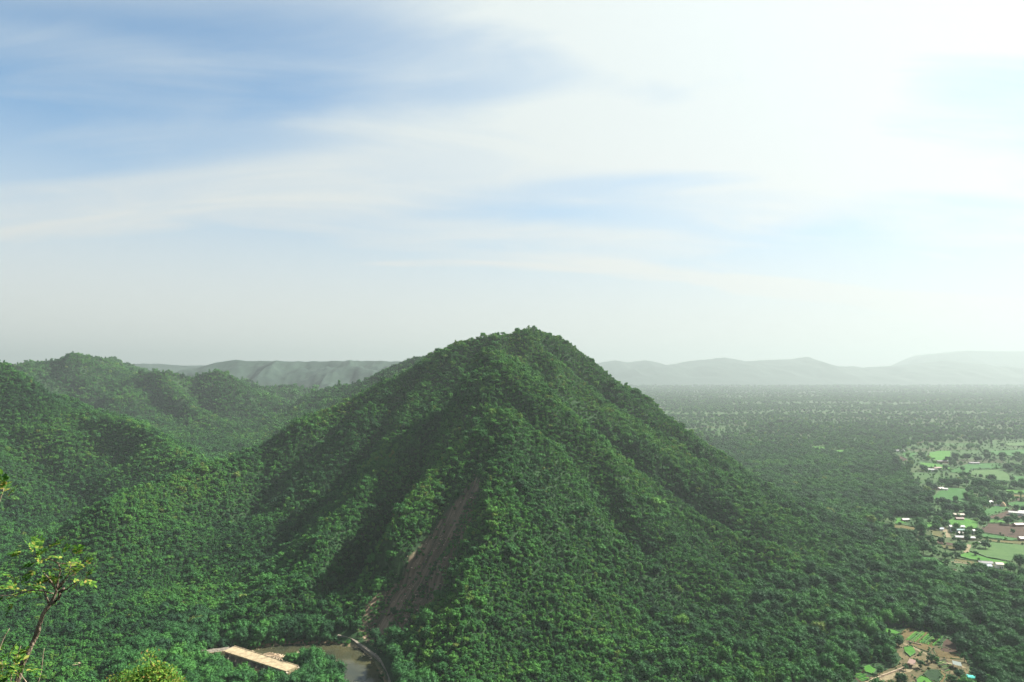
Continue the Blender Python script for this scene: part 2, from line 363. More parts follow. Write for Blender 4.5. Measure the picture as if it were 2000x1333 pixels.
sm = nd(nt, 'ShaderNodeMath', {0: n2.outputs[0], 1: 0.5}, operation='SUBTRACT').outputs[0]
sca = attr('scar')
sm = nd(nt, 'ShaderNodeMath', {0: sm, 1: 1.3, 2: 1.0}, operation='MULTIPLY_ADD').outputs[0]
sm = nd(nt, 'ShaderNodeMath', {0: sm, 1: sca}, operation='MULTIPLY').outputs[0]
sm = nd(nt, 'ShaderNodeMapRange', {0: sm, 1: 0.3, 2: 0.6}).outputs[0]
c = nd(nt, 'ShaderNodeMix', {0: sm, 6: c, 7: scar_c}, data_type='RGBA').outputs[2]
bmp = nd(nt, 'ShaderNodeBump', {'Height': n3.outputs[0], 'Strength': 0.5, 'Distance': 1.5})
p = nd(nt, 'ShaderNodeBsdfPrincipled', {'Base Color': c, 'Roughness': 0.95, 'Specular IOR Level': 0.1, 'Normal': bmp.outputs[0]})
nt.links.new(p.outputs[0], out.inputs[0]); me.materials.append(m)
terrain = bpy.data.objects.new('terrain', me); col.objects.link(terrain); tag(terrain, 'forested mountain, hills and plain as one stretch of ground', 'terrain', kind='structure')

# distant hill ranges, each a height field of its own
hill_m = noise_mat('far_hill', (0.005, 0.017, 0.014), (0.022, 0.046, 0.030), 0.035, detail=9)
def far_range(name, label, sky_px, y0, depth, seed, rough_amp, flat_top=0.0, end=1200):
    xs = [at(a, b, y0)[0] for a, b in sky_px]; zs = [at(a, b, y0)[2] for a, b in sky_px]
    x0, x1 = xs[0] - min(900, end * 2), xs[-1] + end
    nx, ny = 420, 60
    gx_, gy_ = np.linspace(x0, x1, nx), np.linspace(y0 - depth, y0 + depth, ny)
    A, B = np.meshgrid(gx_, gy_)
    h = np.interp(A + fbm(A, B, depth * 0.5, 3, seed) * depth * 0.16 * np.abs(B - y0) / depth, [x0] + xs + [x1], [0.0] + zs + [0.0])
    t = np.abs(B - y0) / depth
    f = np.clip(1 - np.clip(t - flat_top, 0, 1) / (1 - flat_top), 0, 1) ** 1.5
    rg = 1 - 2 * np.abs(fbm(A, B, depth * 0.45, 5, seed + 9))
    k = f * (1 - f) * 4
    H = h * f + k * rg * rough_amp - 12 + (1 - k) * 12 * f + fbm(A, B, 90, 3, seed + 20) * rough_amp * 0.07 * f
    mb = MB(); v = np.stack([A, B, H], -1).reshape(-1, 3); ii = np.arange(nx * ny).reshape(ny, nx)
    q = np.stack([ii[:-1, :-1], ii[:-1, 1:], ii[1:, 1:], ii[1:, :-1]], -1).reshape(-1, 4)
    mm = bpy.data.meshes.new(name); mm.from_pydata(v.tolist(), [], q.tolist()); mm.update(); mm.shade_smooth(); mm.materials.append(hill_m)
    o = bpy.data.objects.new(name, mm); col.objects.link(o); tag(o, label, 'hills', kind='structure')
far_range('distant_hills', 'jagged blue hill range far across the plain', [(1100, 722), (1180, 707), (1200, 704), (1225, 708), (1260, 703), (1285, 708), (1300, 714), (1340, 706), (1365, 703), (1415, 698), (1440, 702), (1455, 706), (1510, 703), (1545, 702), (1575, 697), (1600, 710), (1615, 716), (1655, 716), (1685, 724), (1720, 716), (1755, 715), (1790, 711), (1840, 704), (1870, 708), (1905, 712), (1960, 721), (2000, 722), (2080, 712), (2160, 720)], 12000, 2600, 3, 110)
far_range('pale_mesa', 'palest flat-topped hill behind the jagged range', [(1690, 735), (1750, 715), (1775, 703), (1800, 694), (1840, 690), (1880, 686), (1940, 687), (2000, 687), (2100, 690), (2220, 700)], 15500, 1300, 13, 55, 0.2)
far_range('blue_plateau', 'flat-topped bluish plateau beyond the left hills', [(395, 722), (420, 715), (440, 710), (470, 705), (500, 706), (560, 708), (650, 707), (720, 707), (790, 707), (900, 708), (1000, 712)], 4300, 900, 23, 110, 0.15, 200)
far_range('back_plateau', 'thin pale plateau behind the left hills', [(120, 722), (200, 714), (250, 713), (300, 711), (360, 715), (410, 717), (480, 716), (560, 720)], 6000, 1000, 33, 70, 0.15)
far_range('far_plateau', 'faint far plateau closing the valley', [(-500, 712), (-200, 708), (0, 712), (300, 716), (600, 712), (900, 710), (1080, 722)], 7000, 1200, 43, 60, 0.2, 300)

# ---------------------------------------------------------------- water
m, nt, out = new_mat('muddy_water')
geo = nd(nt, 'ShaderNodeNewGeometry')
wn1 = nd(nt, 'ShaderNodeTexNoise', {'Vector': geo.outputs['Position'], 'Scale': 0.04, 'Detail': 4.0})
wc = ramp(nt, wn1.outputs[0], [(0.35, (0.022, 0.026, 0.017)), (0.65, (0.055, 0.052, 0.026))])
wn2 = nd(nt, 'ShaderNodeTexNoise', {'Vector': geo.outputs['Position'], 'Scale': 1.2, 'Detail': 3.0})
wb = nd(nt, 'ShaderNodeBump', {'Height': wn2.outputs[0], 'Strength': 0.12, 'Distance': 0.1})
p = nd(nt, 'ShaderNodeBsdfPrincipled', {'Base Color': wc, 'Roughness': 0.06, 'IOR': 1.33, 'Specular IOR Level': 0.35, 'Normal': wb.outputs[0]})
nt.links.new(p.outputs[0], out.inputs[0])
cx_, cy_ = np.mean(RIVER, 0)
W = MB().add([(cx_ + (q[0] - cx_) * 1.04, cy_ + (q[1] - cy_) * 1.04, 0.0) for q in RIVER], [tuple(range(len(RIVER)))]).build('water', m)
tag(W, 'muddy brown river pool under the cliff', 'water', kind='structure')

# ---------------------------------------------------------------- tree kinds: each a trunk mesh and a crown mesh of leaf clumps
def crown_arrays(seed, height, width, nblob, shape, card=0.62, cards=62):
    r = np.random.RandomState(seed)
    blobs = []
    for k in range(nblob):
        a = k * 2.399963 + r.uniform(-0.5, 0.5); t = (k + 0.5) / nblob
        if shape == 'round': rad, zz = math.sqrt(1 - (2 * t - 1) ** 2 * 0.85) * 0.30, 0.30 + 0.50 * t
        elif shape == 'tall': rad, zz = 0.20 * (1.25 - t), 0.22 + 0.66 * t
        elif shape == 'flat': rad, zz = 0.38 * math.sqrt(r.uniform(0.05, 1)), 0.70 + r.uniform(-0.09, 0.09)
        elif shape == 'bush': rad, zz = 0.36 * math.sqrt(r.uniform(0.02, 1)), 0.14 + 0.58 * r.uniform(0, 1)
        else: rad, zz = 0.34 * math.sqrt(r.uniform(0.02, 1)), 0.28 + 0.52 * r.uniform(0, 1) ** 0.8
        b = np.array((math.cos(a) * rad * width, math.sin(a) * rad * width, zz * height))
        s = r.uniform(0.20, 0.29) * width * (0.78 if shape in ('tall', 'flat') else 0.95)
        blobs.append((b, s))
    vs, fs = [], []
    ico = [(0, 0, -1), (0.72, -0.53, -0.45), (-0.28, -0.85, -0.45), (-0.89, 0, -0.45), (-0.28, 0.85, -0.45), (0.72, 0.53, -0.45),
           (0.28, -0.85, 0.45), (-0.72, -0.53, 0.45), (-0.72, 0.53, 0.45), (0.28, 0.85, 0.45), (0.89, 0, 0.45), (0, 0, 1)]
    icf = [(0, 1, 2), (1, 0, 5), (0, 2, 3), (0, 3, 4), (0, 4, 5), (1, 5, 10), (2, 1, 6), (3, 2, 7), (4, 3, 8), (5, 4, 9),
           (1, 10, 6), (2, 6, 7), (3, 7, 8), (4, 8, 9), (5, 9, 10), (6, 10, 11), (7, 6, 11), (8, 7, 11), (9, 8, 11), (10, 9, 11)]
    for b, s in blobs:
        o = len(vs)
        vs += [tuple(b + np.array(v) * s * r.uniform(0.55, 0.78) * np.array((1, 1, 0.8))) for v in ico]; fs += [tuple(i + o for i in f) for f in icf]
        for k in range(cards):
            n = r.normal(size=3); n[2] = n[2] * 0.9 + 0.25; n /= np.linalg.norm(n)
            pos = b + n * s * r.uniform(0.68, 1.10) * np.array((1, 1, 0.82))
            m = n + r.normal(size=3) * 0.55 + np.array((0, 0, 0.35)); m /= np.linalg.norm(m)
            a = np.cross(m, r.normal(size=3)); a /= np.linalg.norm(a) + 1e-9; c = np.cross(m, a)
            L = card * r.uniform(0.6, 1.25); wdt = L * r.uniform(0.45, 0.75)
            o = len(vs)
            vs += [tuple(pos - a * L * 0.5), tuple(pos + c * wdt * 0.5 + a * L * 0.1 - m * 0.05 * L), tuple(pos + a * L * 0.55 - m * 0.12 * L), tuple(pos - c * wdt * 0.5 + a * L * 0.1)]
            fs.append((o, o + 1, o + 2, o + 3))
    return vs, fs, blobs
def trunk_mb(seed, height, width, blobs):
    r = np.random.RandomState(seed + 500); mb = MB(); r0 = 0.028 * height
    top = 0.62 * height
    pts = [(0, 0, -1.6), (0, 0, 0), (r.uniform(-.15, .15), r.uniform(-.15, .15), top * 0.5), (r.uniform(-.25, .25), r.uniform(-.25, .25), top)]
    mb.tube(pts, [r0 * 1.3, r0 * 1.1, r0 * 0.8, r0 * 0.45], 6)
    for b, s in blobs[:6]:
        mb.tube([(pts[2][0], pts[2][1], pts[2][2] * r.uniform(0.8, 1.2)), tuple(b * 0.55 + np.array((0, 0, b[2] * 0.40))), tuple(b)], [r0 * 0.5, r0 * 0.34, r0 * 0.15], 5)
    return mb
KINDS = []        # (trunk mesh, crown mesh, height, width, word)
specs = [('round', 6.2, 5.0, 8, 'round'), ('irregular', 6.8, 5.6, 9, 'uneven'), ('tall', 7.4, 3.9, 8, 'slender'), ('flat', 6.0, 6.0, 9, 'spreading'),
         ('bush', 4.6, 5.2, 9, 'bushy'), ('round', 7.2, 5.6, 10, 'round'), ('tall', 6.4, 3.4, 7, 'slender'), ('irregular', 6.0, 6.2, 10, 'broad')]
proto_col = bpy.data.collections.new('tree_kinds')
for k, (shape, h, w, nb, word) in enumerate(specs):
    vs, fs, blobs = crown_arrays(100 + k, h, w, nb, shape)
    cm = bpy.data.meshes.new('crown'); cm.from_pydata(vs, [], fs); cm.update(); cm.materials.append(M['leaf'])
    tb = trunk_mb(k, h, w, blobs); tm = tb.mesh('trunk', M['bark'], True)
    KINDS.append((tm, cm, h, w, word))
    jm = bpy.data.meshes.new('forest_tree_%02d' % k); nv = len(vs)
    jm.from_pydata(vs + tb.v, [], fs + [tuple(i + nv for i in f) for f in tb.f]); jm.update()
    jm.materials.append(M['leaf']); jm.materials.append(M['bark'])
    mi = np.zeros(len(jm.polygons), np.int32); mi[len(fs):] = 1; jm.polygons.foreach_set('material_index', mi)
    po = bpy.data.objects.new('forest_tree_%02d' % k, jm); proto_col.objects.link(po)
# larger crowned trees of the plain, with finer clumps for their size
for k, (shape, h, w, nb, word) in enumerate([('round', 10.5, 10.0, 16, 'large round'), ('irregular', 11.0, 11.0, 18, 'large spreading')]):
    vs, fs, blobs = crown_arrays(300 + k, h, w, nb, shape, card=0.85, cards=70)
    cm = bpy.data.meshes.new('crown'); cm.from_pydata(vs, [], fs); cm.update(); cm.materials.append(M['leaf'])
    tb = trunk_mb(40 + k, h, w, blobs); tm = tb.mesh('trunk', M['bark'], True)
    KINDS.append((tm, cm, h, w, word))
    kk = len(KINDS) - 1; jm = bpy.data.meshes.new('forest_tree_%02d' % kk); nv = len(vs)
    jm.from_pydata(vs + tb.v, [], fs + [tuple(i + nv for i in f) for f in tb.f]); jm.update()
    jm.materials.append(M['leaf']); jm.materials.append(M['bark'])
    mi = np.zeros(len(jm.polygons), np.int32); mi[len(fs):] = 1; jm.polygons.foreach_set('material_index', mi)
    po = bpy.data.objects.new('forest_tree_%02d' % kk, jm); proto_col.objects.link(po)
KH = np.array([k[2] for k in KINDS]); KW = np.array([k[3] for k in KINDS])

# ---------------------------------------------------------------- open ground (fields, plots, roads) given as outlines on the plain
PLAIN = 3.0
FIELDS = [  # outline in the photograph, kind
    ('crop', [(1816, 974), (1835, 960), (1852, 953), (1888, 955), (1887, 966), (1886, 976), (1905, 984), (1870, 980), (1830, 977)]),
    ('bright', [(1815, 884), (1835, 881), (1857, 881), (1857, 896), (1838, 901), (1812, 897)]),
    ('bright', [(1794, 904), (1820, 905), (1848, 909), (1862, 918), (1838, 917), (1803, 912)]),
    ('crop', [(1852, 921), (1870, 914), (1890, 906), (1950, 905), (1957, 915), (1900, 917), (1885, 928)]),
    ('pale', [(1888, 928), (1902, 919), (1957, 917), (1972, 928), (1974, 948), (1952, 946), (1930, 934), (1905, 930)]),
    ('yellow', [(1934, 908), (1951, 906), (1953, 911), (1940, 913)]),
    ('crop', [(1918, 999), (1945, 988), (1976, 992), (1950, 1002), (1924, 1010)]),
    ('soil', [(1926, 1011), (1952, 1003.5), (1978, 994), (1990, 1000), (2060, 1010), (2060, 1014), (1985, 1012), (1945, 1015)]),
    ('crop', [(1962, 984), (1985, 980), (2080, 984), (2080, 1004), (1993, 999), (1979, 991.5)]),
    ('soil', [(1984, 973), (2080, 976), (2080, 982), (1990, 979)]),
    ('yellow', [(1966, 966), (2060, 968), (2060, 974), (1984, 972)]),
    ('bright', [(1853, 1016), (1880, 1012), (1912, 1020), (1910, 1034), (1880, 1033), (1853, 1028)]),
    ('soil', [(1912, 1036), (1930, 1023), (1975, 1024), (2090, 1032), (2090, 1060), (1990, 1052), (1960, 1047), (1915, 1040)]),
    ('bright', [(1930, 1017), (1945, 1015), (1970, 1020), (1970, 1023), (1932, 1022)]),
    ('crop', [(1916, 1042), (1960, 1048.5), (1988, 1053), (1975, 1056), (1918, 1050)]),
    ('yellow', [(1920, 1052), (1975, 1057), (2080, 1058), (2080, 1068), (2000, 1064), (1930, 1057)]),
    ('pale', [(1896, 1078), (1912, 1070), (1936, 1059), (2000, 1066), (2080, 1074), (2080, 1090), (1995, 1086), (1976, 1098), (1930, 1090)]),
    ('bright', [(1866, 1086), (1890, 1079), (1930, 1091.5), (1976, 1099.5), (1966, 1104), (1900, 1095)]),
    ('yellow', [(1864, 1091), (1900, 1096.5), (1962, 1105.5), (1952, 1108), (1905, 1103), (1864, 1096)]),
    ('crop', [(1880, 1106), (1930, 1114), (1972, 1117), (1972, 1122), (1890, 1115)]),
    ('bright', [(1750, 1012), (1765, 1012), (1769, 1022), (1749, 1023)]),
    ('yellow', [(1727, 1024), (1760, 1025), (1790, 1031), (1792, 1045), (1768, 1040), (1730, 1029)]),
    ('soil', [(1728, 1030.5), (1757, 1034), (1745, 1041), (1730, 1036)]),
    ('bright', [(1804, 1022), (1826, 1020), (1830, 1030), (1810, 1032)]),
    ('yellow', [(1818, 1036), (1845, 1040), (1844, 1053), (1820, 1046)]),
    ('soil', [(1824, 1055), (1866, 1062), (1866, 1068), (1830, 1061)]),
    ('yellow', [(1838, 1064), (1866, 1069), (1866, 1076), (1840, 1071)]),
    ('crop', [(1795, 1088), (1825, 1090), (1850, 1105), (1820, 1105)]),
    ('soil', [(1834, 1107), (1872, 1113), (1862, 1120), (1838, 1116)]),
    ('bright', [(1583, 872), (1612, 873), (1612, 880), (1585, 879)]),
    ('bright', [(1622, 880), (1651, 879), (1649, 890), (1624, 888)]),
    ('crop', [(1760, 885), (1792, 885), (1784, 893), (1764, 892)]),
    ('soil', [(1742, 889), (1756, 890), (1772, 897), (1770, 903), (1757, 900)]),
    ('crop', [(1930, 882), (2000, 878), (2080, 878), (2080, 892), (1950, 891)]),
    ('pale', [(1958, 866), (2080, 862), (2080, 870), (1970, 872)]),
    ('crop', [(1975, 930), (2080, 932), (2080, 942), (1980, 944)]),
    ('bright', [(1962, 957), (2080, 958), (2080, 965), (1970, 964)]),
]
CLEARING = [
    ('yard', [(1738, 1252), (1764, 1247), (1835, 1262), (1876, 1275), (1892, 1296), (1896, 1330), (1850, 1340), (1800, 1332), (1740, 1340), (1690, 1345), (1700, 1322), (1752, 1300), (1760, 1286)]),  # the small farm by the lower edge of the picture
    ('bright', [(1722, 1226), (1745, 1230), (1762, 1238), (1748, 1240), (1728, 1236)]),
    ('straw', [(1776, 1257), (1800, 1256), (1817, 1268), (1812, 1274), (1790, 1266)]),
    ('soil', [(1841, 1254), (1850, 1247), (1866, 1260), (1872, 1276), (1850, 1277), (1838, 1270)]),
    ('straw', [(1822, 1269), (1838, 1272), (1872, 1279), (1877, 1288), (1850, 1287), (1830, 1282)]),
    ('dark', [(1804, 1318), (1815, 1309), (1832, 1309), (1842, 1322), (1834, 1332), (1815, 1328)]),
    ('bright', [(1790, 1328), (1800, 1321), (1812, 1325), (1830, 1340), (1792, 1345)]),
    ('bright', [(1684, 1303), (1698, 1300), (1711, 1309), (1706, 1318), (1690, 1314)]),
    ('bright', [(1764, 1265), (1782, 1262), (1788, 1276), (1778, 1284), (1768, 1276)]),
    ('straw', [(1836, 1311), (1850, 1318), (1840, 1340), (1830, 1346), (1832, 1336), (1843, 1322)]),
]
world_fields = [(k, [flat(a, b, PLAIN) for a, b in pts]) for k, pts in FIELDS]
world_clear = [(k, [flat(a, b, PLAIN) for a, b in pts]) for k, pts in CLEARING]
CLEAR_ZONE = [flat(a, b, PLAIN) for a, b in [(1715, 1222), (1760, 1222), (1835, 1240), (1862, 1236), (1882, 1270), (1905, 1290), (1925, 1330), (1930, 1360), (1640, 1362), (1690, 1300), (1740, 1290), (1752, 1262)]]
FARM_ZONE = [flat(a, b, PLAIN) for a, b in [(1700, 1030), (1740, 1008), (1812, 1012), (1805, 975), (1770, 920), (1735, 885), (1800, 865), (2150, 855), (2150, 1125), (1985, 1128), (1880, 1122), (1790, 1106), (1780, 1050)]]
BRIDGE_Z = 7.0
br_a, br_b = flat(447, 1267, BRIDGE_Z), flat(570, 1306, BRIDGE_Z)      # centre line ends
ROADS = {  # centre lines on the ground and half widths
    'bridge_road': ([br_b, br_b + (br_b - br_a) * 0.10, flat(566, 1325, 4.0), flat(560, 1350, 3.5)], 3.0),
    'west_road': ([flat(380, 1277, 5.5), flat(415, 1272, 6.5), br_a], 2.6),
    'farm_track': ([flat(*p, PLAIN) for p in [(1745, 1250), (1772, 1260), (1795, 1271), (1822, 1284), (1845, 1297), (1866, 1296), (1885, 1305)]], 1.4),
    'farm_lane': ([flat(*p, PLAIN) for p in [(1640, 1350), (1700, 1334), (1740, 1320), (1768, 1309), (1790, 1298)]], 3.0),
    'field_lane': ([flat(*p, PLAIN) for p in [(1858, 1098), (1885, 1100), (1915, 1106), (1945, 1112), (1968, 1115)]], 2.0),
    'yard_lane': ([flat(*p, PLAIN) for p in [(1885, 1083), (1889, 1074), (1893, 1064)]], 2.2),
    'hut_lane': ([flat(*p, PLAIN) for p in [(1841, 1031), (1847, 1040), (1853, 1050)]], 3.0),
}
path_px = [(660, 1243), (678, 1243), (690, 1247), (697, 1259), (708, 1267), (722, 1275), (734, 1283), (748, 1296), (758, 1312), (763, 1335), (764, 1372)]
PATH = [hit(*q) for q in path_px]
pz = np.array([q[2] for q in PATH])
for _ in range(6): pz[1:-1] = (pz[:-2] + pz[1:-1] * 2 + pz[2:]) / 4
PATH = [np.array((q[0], q[1], z_)) for q, z_ in zip(PATH, pz)]

# ---------------------------------------------------------------- where trees stand
AZ = np.linspace(-0.80, 0.80, 641); RR = np.concatenate([np.arange(120, 1500, 5), np.arange(1500, 3600, 15)])
pa, pr = np.meshgrid(AZ, RR, indexing='ij')
el = (tz(np.sin(pa) * pr, np.cos(pa) * pr) - CAM_Z) / pr
elmax = np.maximum.accumulate(el, axis=1)
def seen(x, y, z, extra):
    a = np.arctan2(x, y); r = np.hypot(x, y)
    i = np.clip(np.round((a - AZ[0]) / (AZ[1] - AZ[0])).astype(int), 0, len(AZ) - 1)
    j = np.clip(np.searchsorted(RR, r) - 2, 0, len(RR) - 1)
    return (z + extra - CAM_Z) / r > elmax[i, j] - 0.002
def jitter_grid(x0, x1, y0, y1, s, seed):
    r = np.random.RandomState(seed)
    gx_, gy_ = np.meshgrid(np.arange(x0, x1, s), np.arange(y0, y1, s))
    return gx_.ravel() + r.uniform(-.45, .45, gx_.size) * s, gy_.ravel() + r.uniform(-.45, .45, gx_.size) * s
TX, TY, TS, TK, TT = [], [], [], [], []
def put(x, y, s, k, t):
    TX.append(x); TY.append(y); TS.append(s); TK.append(k); TT.append(t)
def open_ground(x, y, margin=1.5):
    o = np.zeros(len(x), bool)
    for k, pl in world_fields + world_clear:
        if k == 'yard': continue
        lo, hi = np.min(pl, 0) - 5, np.max(pl, 0) + 5
        c = (x > lo[0]) & (x < hi[0]) & (y > lo[1]) & (y < hi[1])
        o[c] |= in_poly(x[c], y[c], pl) | (seg_dist(x[c], y[c], pl, True)[0] < margin)
    for pts, hw in ROADS.values(): o |= seg_dist(x, y, pts)[0] < hw + margin
    o |= seg_dist(x, y, [q[:2] for q in PATH])[0] < 4.0
    o |= in_poly(x, y, RIVER) | (seg_dist(x, y, RIVER, True)[0] < 0.8)
    o |= seg_dist(x, y, [br_a, br_b])[0] < 8.5
    return o
bn = np.array((br_b - br_a)[::-1] * np.array((1, -1))); bn = bn / np.linalg.norm(bn); bn = bn if bn[1] < 0 else -bn
bu = (br_b - br_a) / np.linalg.norm(br_b - br_a)
BRIDGE_FRONT = [br_a - bu * 15, br_b + bu * 2, br_b + bu * 2 + bn * 19, br_a - bu * 10 + bn * 21]
KNOB = at(1000, 712, 795)[:2]
PATH_FRONT = [q[:2] + np.array((0, 1.0)) for q in PATH] + [q[:2] + np.array((-2.0, -15.0)) for q in PATH[::-1]]
FOVX = 0.83
def band(y0, y1, s, seed, big_share, smin, smax):
    x, y = jitter_grid(-FOVX * y1 - 40, FOVX * y1 + 40, y0, y1, s, seed)
    m_ = np.abs(x) < FOVX * y + 40; x, y = x[m_], y[m_]
    z = tz(x, y); n = len(x); r = np.random.RandomState(seed + 1)
    keep = seen(x, y, z, 14.0)
    keep &= ~open_ground(x, y)
    sc_in = in_poly(x, y, SCAR); sc_d = seg_dist(x, y, SCAR, True)[0]
    svv = x * s_v[0] + y * s_v[1]; suu = x * s_u[0] + y * s_u[1]
    veg = sstep(-0.08, 0.22, fbm(svv, suu * 0.22, 20, 3, 66)) * 0.85 + 0.08
    keep &= ~(sc_in & (sc_d > 2.5) & (r.uniform(0, 1, n) > veg))
    keep &= ~(in_poly(x, y, CLEAR_ZONE) & (r.uniform(0, 1, n) > 0.03))
    plain = z < 7.0
    # thinning on the cultivated plain to the right
    far_plain = plain & (x > 150) & (y > 1250)
    dens = sstep(0.42, 0.62, fbm(x, y, 260, 4, 77) * 0.5 + 0.5)
    keep &= ~(far_plain & (r.uniform(0, 1, n) > np.clip(1.05 - (y - 1250) / 1500 + 0.5 * (dens - 0.5), 0.18, 1)))
    keep &= ~(in_poly(x, y, FARM_ZONE) & (r.uniform(0, 1, n) > 0.10 + 0.12 * dens))
    # scattered canopy gaps
    keep &= ~((fbm(x, y, 34, 3, 90) > 0.55) & (r.uniform(0, 1, n) < 0.4))
    plain, x, y, z = plain[keep], x[keep], y[keep], z[keep]; n = len(x)
    s_ = 0.5 * (smin + smax) * np.exp(r.normal(0, 0.31, n)) * (1 + 0.35 * fbm(x, y, 45, 3, 58))
    k_ = r.randint(0, 8, n)
    bigp = plain & (x > 60) & (r.uniform(0, 1, n) < big_share * 0.55 * sstep(60, 420, x))
    riv = plain & (seg_dist(x, y, RIVER, True)[0] < 55) & (r.uniform(0, 1, n) < 0.25)
    emer = r.uniform(0, 1, n) < 0.010
    riv = riv | emer
    k_ = np.where(bigp | riv, 8 + r.randint(0, 2, n), k_)
    s_ = np.where(bigp | riv, r.uniform(0.7, 1.2, n) * np.where(emer & ~bigp, 0.78, 1.0), s_)
    fr = in_poly(x, y, BRIDGE_FRONT) | in_poly(x, y, PATH_FRONT); s_ = np.where(fr, r.uniform(0.25, 0.48, n), s_); k_ = np.where(fr, 4, k_)
    t_ = np.clip(0.36 + r.normal(0, 0.17, n) + fbm(x, y, 90, 3, 55) * 0.30, 0.02, 0.98)
    crest_sun = np.zeros(n)  # sunlit sheen along the ridge crests, painted into the leaf tone
    for pts, w in RIDGES[:8]: crest_sun = np.maximum(crest_sun, np.exp(-(seg_dist(x, y, pts)[0] / 22.0) ** 2))
    gully_shade = np.zeros(n)  # shade of the gullies, painted in as darker leaf tone
    for pts, dep, wid in GULLIES[:6]: gully_shade = np.maximum(gully_shade, np.exp(-(seg_dist(x, y, pts)[0] / wid) ** 2))
    knob = np.exp(-(np.hypot(x - KNOB[0], y - KNOB[1]) / 75.0) ** 2)  # brighter growth on the knob, with its sunlit crest painted into the tone
    t_ = np.clip(t_ + 0.15 * crest_sun - 0.16 * gully_shade + 0.20 * knob, 0.02, 0.9)
    t_ = np.where(bigp | riv, t_ * 0.7, t_)
    t_ = np.where(r.uniform(0, 1, n) < 0.006, 0.90, t_)
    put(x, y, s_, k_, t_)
band(330, 760, 2.75, 1, 0.16, 0.40, 0.76)
band(760, 1150, 3.3, 2, 0.26, 0.48, 0.90)
band(1150, 1700, 4.8, 3, 0.4, 0.70, 1.20)
band(1700, 2300, 6.6, 4, 0.6, 0.9, 1.5)
band(2300, 3000, 9.5, 5, 0.6, 1.2, 1.9)
# undergrowth between the trees
for y0, y1, sp0, sd in ((330, 760, 3.3, 71), (760, 1150, 4.2, 72), (1150, 1600, 6.0, 73)):
    x, y = jitter_grid(-FOVX * y1 - 40, FOVX * y1 + 40, y0, y1, sp0, sd); m_ = np.abs(x) < FOVX * y + 40; x, y = x[m_], y[m_]
    z = tz(x, y); slope = np.hypot(tz(x + 4, y) - z, tz(x, y + 4) - z) / 4; r = np.random.RandomState(sd)
    m_ = seen(x, y, z, 8.0) & (r.uniform(0, 1, len(x)) < 0.35 + 0.75 * slope) & ~in_poly(x, y, SCAR) & ~in_poly(x, y, CLEAR_ZONE) & ~in_poly(x, y, FARM_ZONE); x, y = x[m_], y[m_]
    m_ = ~open_ground(x, y, 0.5); x, y = x[m_], y[m_]; n = len(x)
    put(x, y, np.exp(r.normal(-0.72, 0.22, n)) * sp0 / 3.3, np.full(n, 4), np.clip(0.36 + r.normal(0, 0.16, n) + fbm(x, y, 90, 3, 55) * 0.30, 0.02, 0.9))
# bushes along the field edges
r = np.random.RandomState(64)
for k, pl in world_fields + world_clear:
    near = pl[0][1] < 560
    for i in range(len(pl)):
        a, b = pl[i], pl[(i + 1) % len(pl)]; L = float(np.linalg.norm(b - a)); n = int(L / (2.2 if near else 5.0) * 0.28 + r.uniform(0, 1))
        if n < 1: continue
        t = r.uniform(0, 1, n)[:, None]; q = a + (b - a) * t + r.normal(0, 0.5 if near else 1.6, (n, 2))
        put(q[:, 0], q[:, 1], r.uniform(0.12, 0.28, n) if near else np.exp(r.normal(-1.05, 0.45, n)), r.choice([0, 1, 4, 7], n), np.clip(r.normal(0.33, 0.2, n), 0.02, 0.9))
lo, hi = np.min(CLEAR_ZONE, 0), np.max(CLEAR_ZONE, 0); x, y = jitter_grid(lo[0], hi[0], lo[1], hi[1], 2.1, 63); m_ = in_poly(x, y, CLEAR_ZONE) & ~open_ground(x, y, 0.3) & (r.uniform(0, 1, len(x)) < 0.20)
x, y = x[m_], y[m_]; n = len(x); put(x, y, r.uniform(0.10, 0.34, n), r.choice([1, 4, 7], n), np.clip(r.normal(0.42, 0.25, n), 0.02, 0.95))
lo, hi = np.min(FARM_ZONE, 0), np.max(FARM_ZONE, 0); x, y = jitter_grid(lo[0], hi[0], lo[1], hi[1], 9.0, 65); m_ = in_poly(x, y, FARM_ZONE) & ~open_ground(x, y, 1.0) & (r.uniform(0, 1, len(x)) < 0.22)
x, y = x[m_], y[m_]; n = len(x); put(x, y, np.exp(r.normal(-0.7, 0.5, n)), r.randint(0, 8, n), np.clip(r.normal(0.34, 0.18, n), 0.02, 0.9))
# low scrub on the landslide scar
lo, hi = np.min(SCAR, 0), np.max(SCAR, 0); x, y = jitter_grid(lo[0], hi[0], lo[1], hi[1], 1.9, 61); m_ = in_poly(x, y, SCAR); x, y = x[m_], y[m_]; n = len(x); r = np.random.RandomState(62)
svv = x * s_v[0] + y * s_v[1]; suu = x * s_u[0] + y * s_u[1]
m_ = (r.uniform(0, 1, n) < sstep(-0.10, 0.25, fbm(svv, suu * 0.2, 12, 3, 166)) * 1.0 + 0.14) & (seg_dist(x, y, [q[:2] for q in PATH])[0] > 4); x, y = x[m_], y[m_]; n = len(x)
put(x, y, r.uniform(0.18, 0.50, n), r.choice([1, 4, 7], n), np.clip(r.normal(0.38, 0.2, n), 0.02, 0.95))
